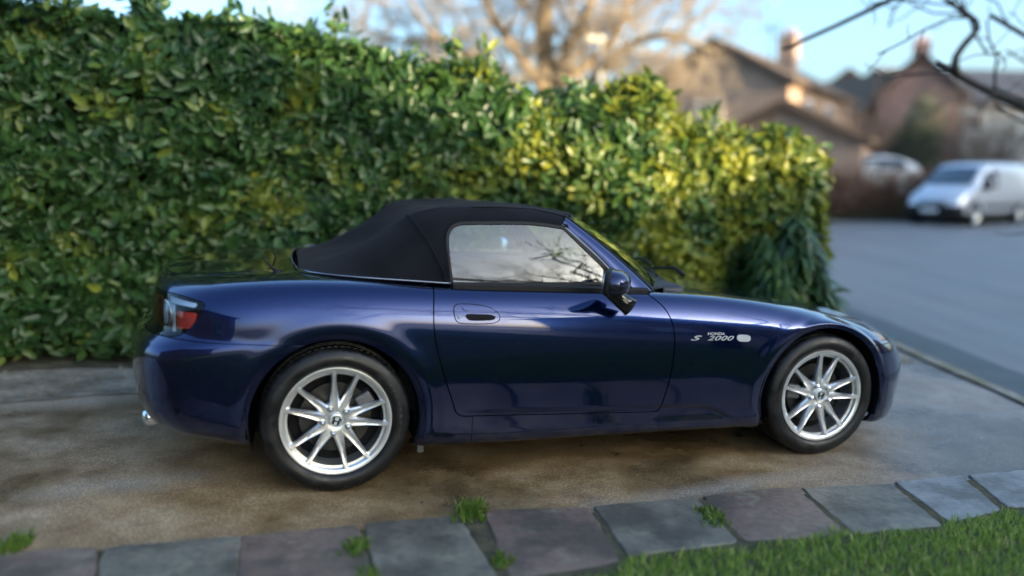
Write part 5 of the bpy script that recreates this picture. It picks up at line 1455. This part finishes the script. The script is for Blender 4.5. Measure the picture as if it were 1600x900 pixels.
hU = house('brick house across the lawn behind the photographer with white windows', (-7.0, -4.8, 0), R(150), 12.0, 9, 4.3, 3.3, M_brR, M_tileD,
  wins=[('f', -3.2, 1.9, 1.8, 1.4, 'window'), ('f', 3.0, 1.9, 2.0, 1.4, 'window'), ('f', -2.4, 4.6, 1.5, 1.2, 'window'), ('f', 2.4, 4.6, 1.5, 1.2, 'window')])

# street lamp
lp = empty('street_lamp', None, (at(936,200,19).x, 19, 0)); tag(lp, 'slim pale street lamp post rising above the hedge in front of the big tree', 'street lamp')
zt = at(936, 62, 19).z
Va, Fa = [], []; tube(Va, Fa, [(0,0,0),(0,0,1.2),(0,0,1.25),(0,0,zt-.1)], [.09,.09,.072,.06], 12); mesh_obj('post', Va, Fa, simple('galvanised', (.55,.54,.50), .5, .3), lp)
Va, Fa = superell((0,0,0), (.26,.13,.09), .8, .8); mesh_obj('lamp_head', Va, Fa, simple('lamp_housing', (.70,.68,.60), .4), lp).location = (-.15, 0, zt)
# ---- low brown hedge, shrubs and the parked vehicles
M_beech = leaf_mat('dry_beech_leaf', (.085,.042,.028), (.15,.075,.045), (.24,.12,.07), .7, .25)
M_ever = leaf_mat('dark_evergreen', (.035,.045,.030), (.060,.080,.050), (.11,.12,.08), .6, .2)
M_twigs = leaf_mat('winter_twigs', (.10,.078,.066), (.17,.135,.115), (.25,.205,.175), .9, .1)
bl = [(8.6+.75*i, 25.1+.02*i, .85, .75, .55, .82) for i in range(0, 15)]
leafy_mass('beech_hedge', 'low clipped brown-leaved hedge across the street, left of the van', 'hedge', bl, 16000, .13, M_beech, 1.0)
p = at(1445, 250, 28.5); z0 = 0
def blobs_at(px, Y, items): return [(at(px+dx, 250, Y).x, Y+dy, z, rx, ry, rz_) for dx, dy, z, rx, ry, rz_ in items]
leafy_mass('evergreen_shrub', 'dark green upright shrub between the brown hedge and the red brick house', 'shrub', blobs_at(1432, 29, [(0,0,1.6,.9,.9,1.7),(8,0,3.0,.7,.7,1.3),(-6,.2,2.3,.8,.8,1.2)]), 6500, .15, M_ever)
def bare_shrub(label, px, Y, H, Rr, seed, n=9, mat=None):
    rg = random.Random(seed); x = at(px, 250, Y).x; root = empty('bare_shrub', None, (x, Y, 0)); tag(root, label, 'shrub', 'bare shrubs in front of the far houses')
    Va, Fa = [], []
    for j in range(n):
        a = rg.uniform(0, 2*PI); p = Vector((x+.25*math.cos(a), Y+.25*math.sin(a), 0)); d = Vector((math.cos(a)*Rr/H*1.1, math.sin(a)*Rr/H*1.1, 1))
        grow(Va, Fa, branch_path(p, d, H*rg.uniform(.75,1.05), 6, .22, .03, rg), .045, .012, 0, rg, 3, [8,6,5], .5, 4, .4, .04, .0075)
    hroot_parent(mesh_obj('branches', Va, Fa, mat), root)
    n = 5000; d = nr.normal(0, 1, (n, 3)); d /= np.linalg.norm(d, axis=1, keepdims=True)
    P = np.array([x, Y, H*.58])+d*np.array([Rr*.95, Rr*.7, H*.48])*(nr.random(n)**.45)[:,None]; P = P[P[:,2] > .1]
    V, F = make_leaves(P, nr.normal(0,1,P.shape)/1.7, .085, .5, .22); hroot_parent(tri_soup('twigs', V, F, np.repeat(np.clip(nr.normal(.5,.25,len(P)),0,1), 8), M_twigs), root)
    return root
M_tw2 = bark_mat('brown_twig', (.09,.065,.052), (.19,.14,.115), 4)
bare_shrub('wide bare brown shrub right of the garage, above the white car', 1355, 30.5, 3.6, 2.2, 21, 12, M_tw2)
bare_shrub('tall bare reddish shrub left of the evergreen, against the small gabled house', 1398, 33, 5.0, 2.0, 22, 11, M_tw2)
bare_shrub('bare tangled shrub right of the evergreen, above the van roof', 1490, 30, 4.4, 2.2, 23, 12, M_tw2)
bare_shrub('bare shrub at the far right, beside the pale wall', 1555, 31, 3.4, 1.9, 24, 9, M_tw2)
leafy_mass('conifer_bush', 'small dark green bush beside the garage, left of the white car', 'shrub', blobs_at(1302, 27.4, [(0,0,1.0,.8,.7,1.1),(-12,.1,.8,.6,.6,.8)]), 2600, .12, M_ever)
# wooden post at the right edge
Va, Fa = [], []; pz = at(1586, 215, 27).z; tube(Va, Fa, [(0,0,0),(0,0,pz)], [.11,.09], 10)
po = mesh_obj('telegraph_post', Va, Fa, simple('post_wood', (.13,.13,.11), .9)); po.location = (at(1586,215,27).x, 27, 0); tag(po, 'dark upright post behind the van at the right edge', 'post')
bm = bmesh.new(); box(bm, 0, 9, 0, .25, -.2, 2.6)
wl = bm_obj('garden_wall', bm, M_render); wl.location = (at(1560,215,31.8).x, 31.8, 0); tag(wl, 'pale garden wall behind the post at the right edge', 'wall')

# ---- vehicles of simple build: lofted shells with real openings painted by parts
def vehicle(name, label, cat, loc, rz, prof_top, prof_w, zs, Lw, glass_z, colour, wheels, wr_, lowdark, cutglass):
    pass
def shell(sections, nseg=1):
    """sections: list of (x, [(y,z)...]) half profiles from roof centre to sill; mirrored"""
    Va, Fa = [], []; k = len(sections[0][1])
    for x, pr in sections:
        for y, z in pr: Va.append((x, y, z))
        for y, z in pr[::-1]: Va.append((x, -y, z))
    m = 2*k
    for i in range(len(sections)-1):
        for j in range(m-1): a = i*m+j; Fa.append((a, a+1, a+m+1, a+m))
    Fa.append(tuple(range(m))[::-1]); Fa.append(tuple(range((len(sections)-1)*m, len(sections)*m)))
    return Va, Fa
def simple_wheel(parent, x, y, r, sy):
    Va, Fa = [], []; lathe(Va, Fa, [(-.10,r*.62),(-.105,r*.9),(-.09,r),(.09,r),(.10,r*.6)], 32, 'Y', (0,0,0))
    o = mesh_obj('wheel', Va, Fa, M_tyre, parent); o.location = (x, y, r)
    Va, Fa = [], []; lathe(Va, Fa, [(-.104,r*.64),(-.108,r*.60),(-.085,r*.55),(-.08,r*.3),(-.10,r*.18),(-.10,0)], 28, 'Y', (0,0,0))
    mesh_obj('rim', Va, Fa, M_silver, o)
    if sy > 0: o.rotation_euler = (0, 0, PI)
    return o
def build_van():
    root = empty('parked_van', None, (13.55, 23.5, 0), math.atan2(-.54, -.84)); tag(root, 'small silver-white panel van parked across the street', 'van')
    M_van = simple('van_silver', (.52,.56,.62), .28, .35, 1)
    # x forward; stations tail to nose
    def sec(x, zt, zs_, wt, ws, wb, zb=.26):
        return (x, [(0, zt+.02), (wt*.6, zt+.012), (wt*.9, zt-.02), (wt, zt-.08), ((wt+ws)/2+.01, (zt+zs_)/2), (ws, zs_), (ws+.02, (zs_+zb)/2+.12), (wb, zb+.12), (wb-.03, zb)])
    S = [sec(-2.28,1.74,1.05,.72,.86,.84,.40), sec(-2.22,1.80,1.05,.75,.89,.87,.32), sec(-1.9,1.84,1.05,.78,.91,.89), sec(-.9,1.86,1.05,.79,.92,.90), sec(.1,1.86,1.05,.79,.92,.90), sec(.55,1.82,1.05,.77,.92,.90), sec(.85,1.66,1.05,.74,.91,.90),
         sec(1.25,1.36,1.03,.74,.90,.90), sec(1.50,1.17,1.0,.75,.89,.90), sec(1.85,1.06,.92,.74,.87,.89), sec(2.15,.96,.80,.68,.82,.86), sec(2.32,.80,.66,.60,.74,.80,.28), sec(2.38,.62,.52,.52,.66,.74,.30)]
    Va, Fa = shell(S); bm = bmesh.new(); vs = [bm.verts.new(v) for v in Va]
    for f in Fa: bm.faces.new([vs[i] for i in f])
    bmesh.ops.recalc_face_normals(bm, faces=bm.faces[:]); bd = bm_obj('body', bm, M_van, root, smooth=True)
    md = bd.modifiers.new('s', 'SUBSURF'); md.levels = 2; md.render_levels = 2
    root.scale = (.84, .94, .95)
    # windscreen
    def sheet(name, pts, mat, th=.01, par=root):
        bm = bmesh.new(); f = bm.faces.new([bm.verts.new(p) for p in pts]); bm.normal_update()
        bmesh.ops.solidify(bm, geom=[f], thickness=th); return bm_obj(name, bm, mat, par)
    M_vg = simple('van_glass', (.02,.035,.05), .04, 0, 1, 1.)
    bm = bmesh.new()
    rows = []
    for (x, z, w_) in ((.80,1.715,.62),(1.05,1.555,.66),(1.30,1.375,.69),(1.48,1.235,.71)):
        rows.append([bm.verts.new((x+.035-.05*abs(u)**2, u*w_, z+.018-.03*abs(u)**2)) for u in (-1,-.6,-.2,.2,.6,1)])
    for a, b in zip(rows[:-1], rows[1:]):
        for i in range(5): bm.faces.new((a[i], a[i+1], b[i+1], b[i]))
    bm_obj('windscreen', bm, M_vg, root, smooth=True)
    for s in (-1, 1):
        sheet('side_window', [(.80,s*.80,1.55),(.15,s*.825,1.62),(.10,s*.905,1.12),(1.16,s*.895,1.12)][::s], M_vg, .012)
        sheet('headlamp', [(2.20,s*.78,.80),(2.30,s*.55,.80),(2.34,s*.56,.66),(2.25,s*.76,.62)][::s], M_silver, .03)
        Va, Fa = superell((0,0,0), (.07,.13,.10)); q = mesh_obj('door_mirror', Va, Fa, M_black, root); q.location = (1.10, s*1.02, 1.15)
        for x in (-1.42, 1.48):
            Va, Fa = [], []; lathe(Va, Fa, [(-.012,.0),(-.012,.385),(.02,.39)], 32, 'Y', (0,0,0)); o = mesh_obj('arch', Va, Fa, M_dark, root); o.location = (x, s*.905, .34)
            if s > 0: o.rotation_euler = (0,0,PI)
            simple_wheel(root, x, s*.84, .315, s)
        sheet('rub_strip', [(1.0,s*.935,.62),(-1.0,s*.935,.62),(-1.0,s*.935,.52),(1.0,s*.935,.52)][::s], M_black, .012)
    bm = bmesh.new(); b2 = []
    for x, w_ in ((2.18,.86),(2.36,.70),(2.43,.45),(2.45,0)):
        for z in (.22,.30,.60): b2.append((x+(.03 if z == .30 else 0), w_, z))
    ring = [p for p in b2]
    Va = []; pl = [(2.10,.88),(2.30,.80),(2.40,.62),(2.45,.35),(2.46,0),(2.45,-.35),(2.40,-.62),(2.30,-.80),(2.10,-.88)]
    for x, y in pl:
        for z, o_ in ((.20,-.06),(.26,0),(.50,.02),(.60,-.02)): Va.append((x+o_, y, z))
    Fa = []
    for i in range(8):
        for j in range(3): a = i*4+j; Fa.append((a, a+1, a+5, a+4))
    mesh_obj('front_bumper', Va, Fa, M_black, root); bm.free()
    sheet('number_plate', [(2.485,-.26,.40),(2.485,.26,.40),(2.485,.26,.52),(2.485,-.26,.52)], M_white, .01)
    bm = bmesh.new(); box(bm, 2.33, 2.40, -.42, .42, .60, .70); bm_obj('grille', bm, M_black, root)
    bm = bmesh.new(); box(bm, -2.2, 2.1, -.78, .78, .20, .32); bm_obj('floor_pan', bm, M_dark, root)
build_van()
def build_hatch():
    p = at(1346, 250, 27.2)
    root = empty('white_car', None, (p.x, 27.5, .62), R(172)); tag(root, 'white hatchback mostly hidden behind the brown hedge', 'car')
    M_w = simple('white_paint', (.45,.45,.44), .25, 0, 1)
    def sec(x, zt, zs_, wt, ws, wb=.82, zb=.25): return (x, [(0, zt+.01), (wt*.6, zt), (wt, zt-.06), (ws, zs_), (ws+.02, .6), (wb, zb)])
    S = [sec(-1.95,.95,.80,.55,.74), sec(-1.85,1.15,.90,.58,.80), sec(-1.3,1.44,.95,.60,.84), sec(-.4,1.50,.95,.62,.86), sec(.3,1.45,.95,.60,.86), sec(.75,1.18,.93,.62,.85), sec(1.1,1.0,.88,.66,.84), sec(1.7,.88,.76,.62,.80), sec(2.0,.68,.58,.50,.70)]
    Va, Fa = shell(S); bm = bmesh.new(); vs = [bm.verts.new(v) for v in Va]
    for f in Fa: bm.faces.new([vs[i] for i in f])
    bmesh.ops.recalc_face_normals(bm, faces=bm.faces[:]); bd = bm_obj('body', bm, M_w, root, smooth=True); bd.modifiers.new('s', 'SUBSURF').levels = 1
    for s in (-1, 1):
        bm = bmesh.new(); f = bm.faces.new([bm.verts.new(q) for q in [(-1.2,s*.66,1.33),(.2,s*.66,1.36),(.70,s*.80,1.02),(-1.45,s*.82,1.02)][::s]]); bmesh.ops.solidify(bm, geom=[f], thickness=.02)
        bm_obj('side_window', bm, M_wglass, root)
        for x in (-1.25, 1.25): simple_wheel(root, x, s*.78, .30, s)
build_hatch()
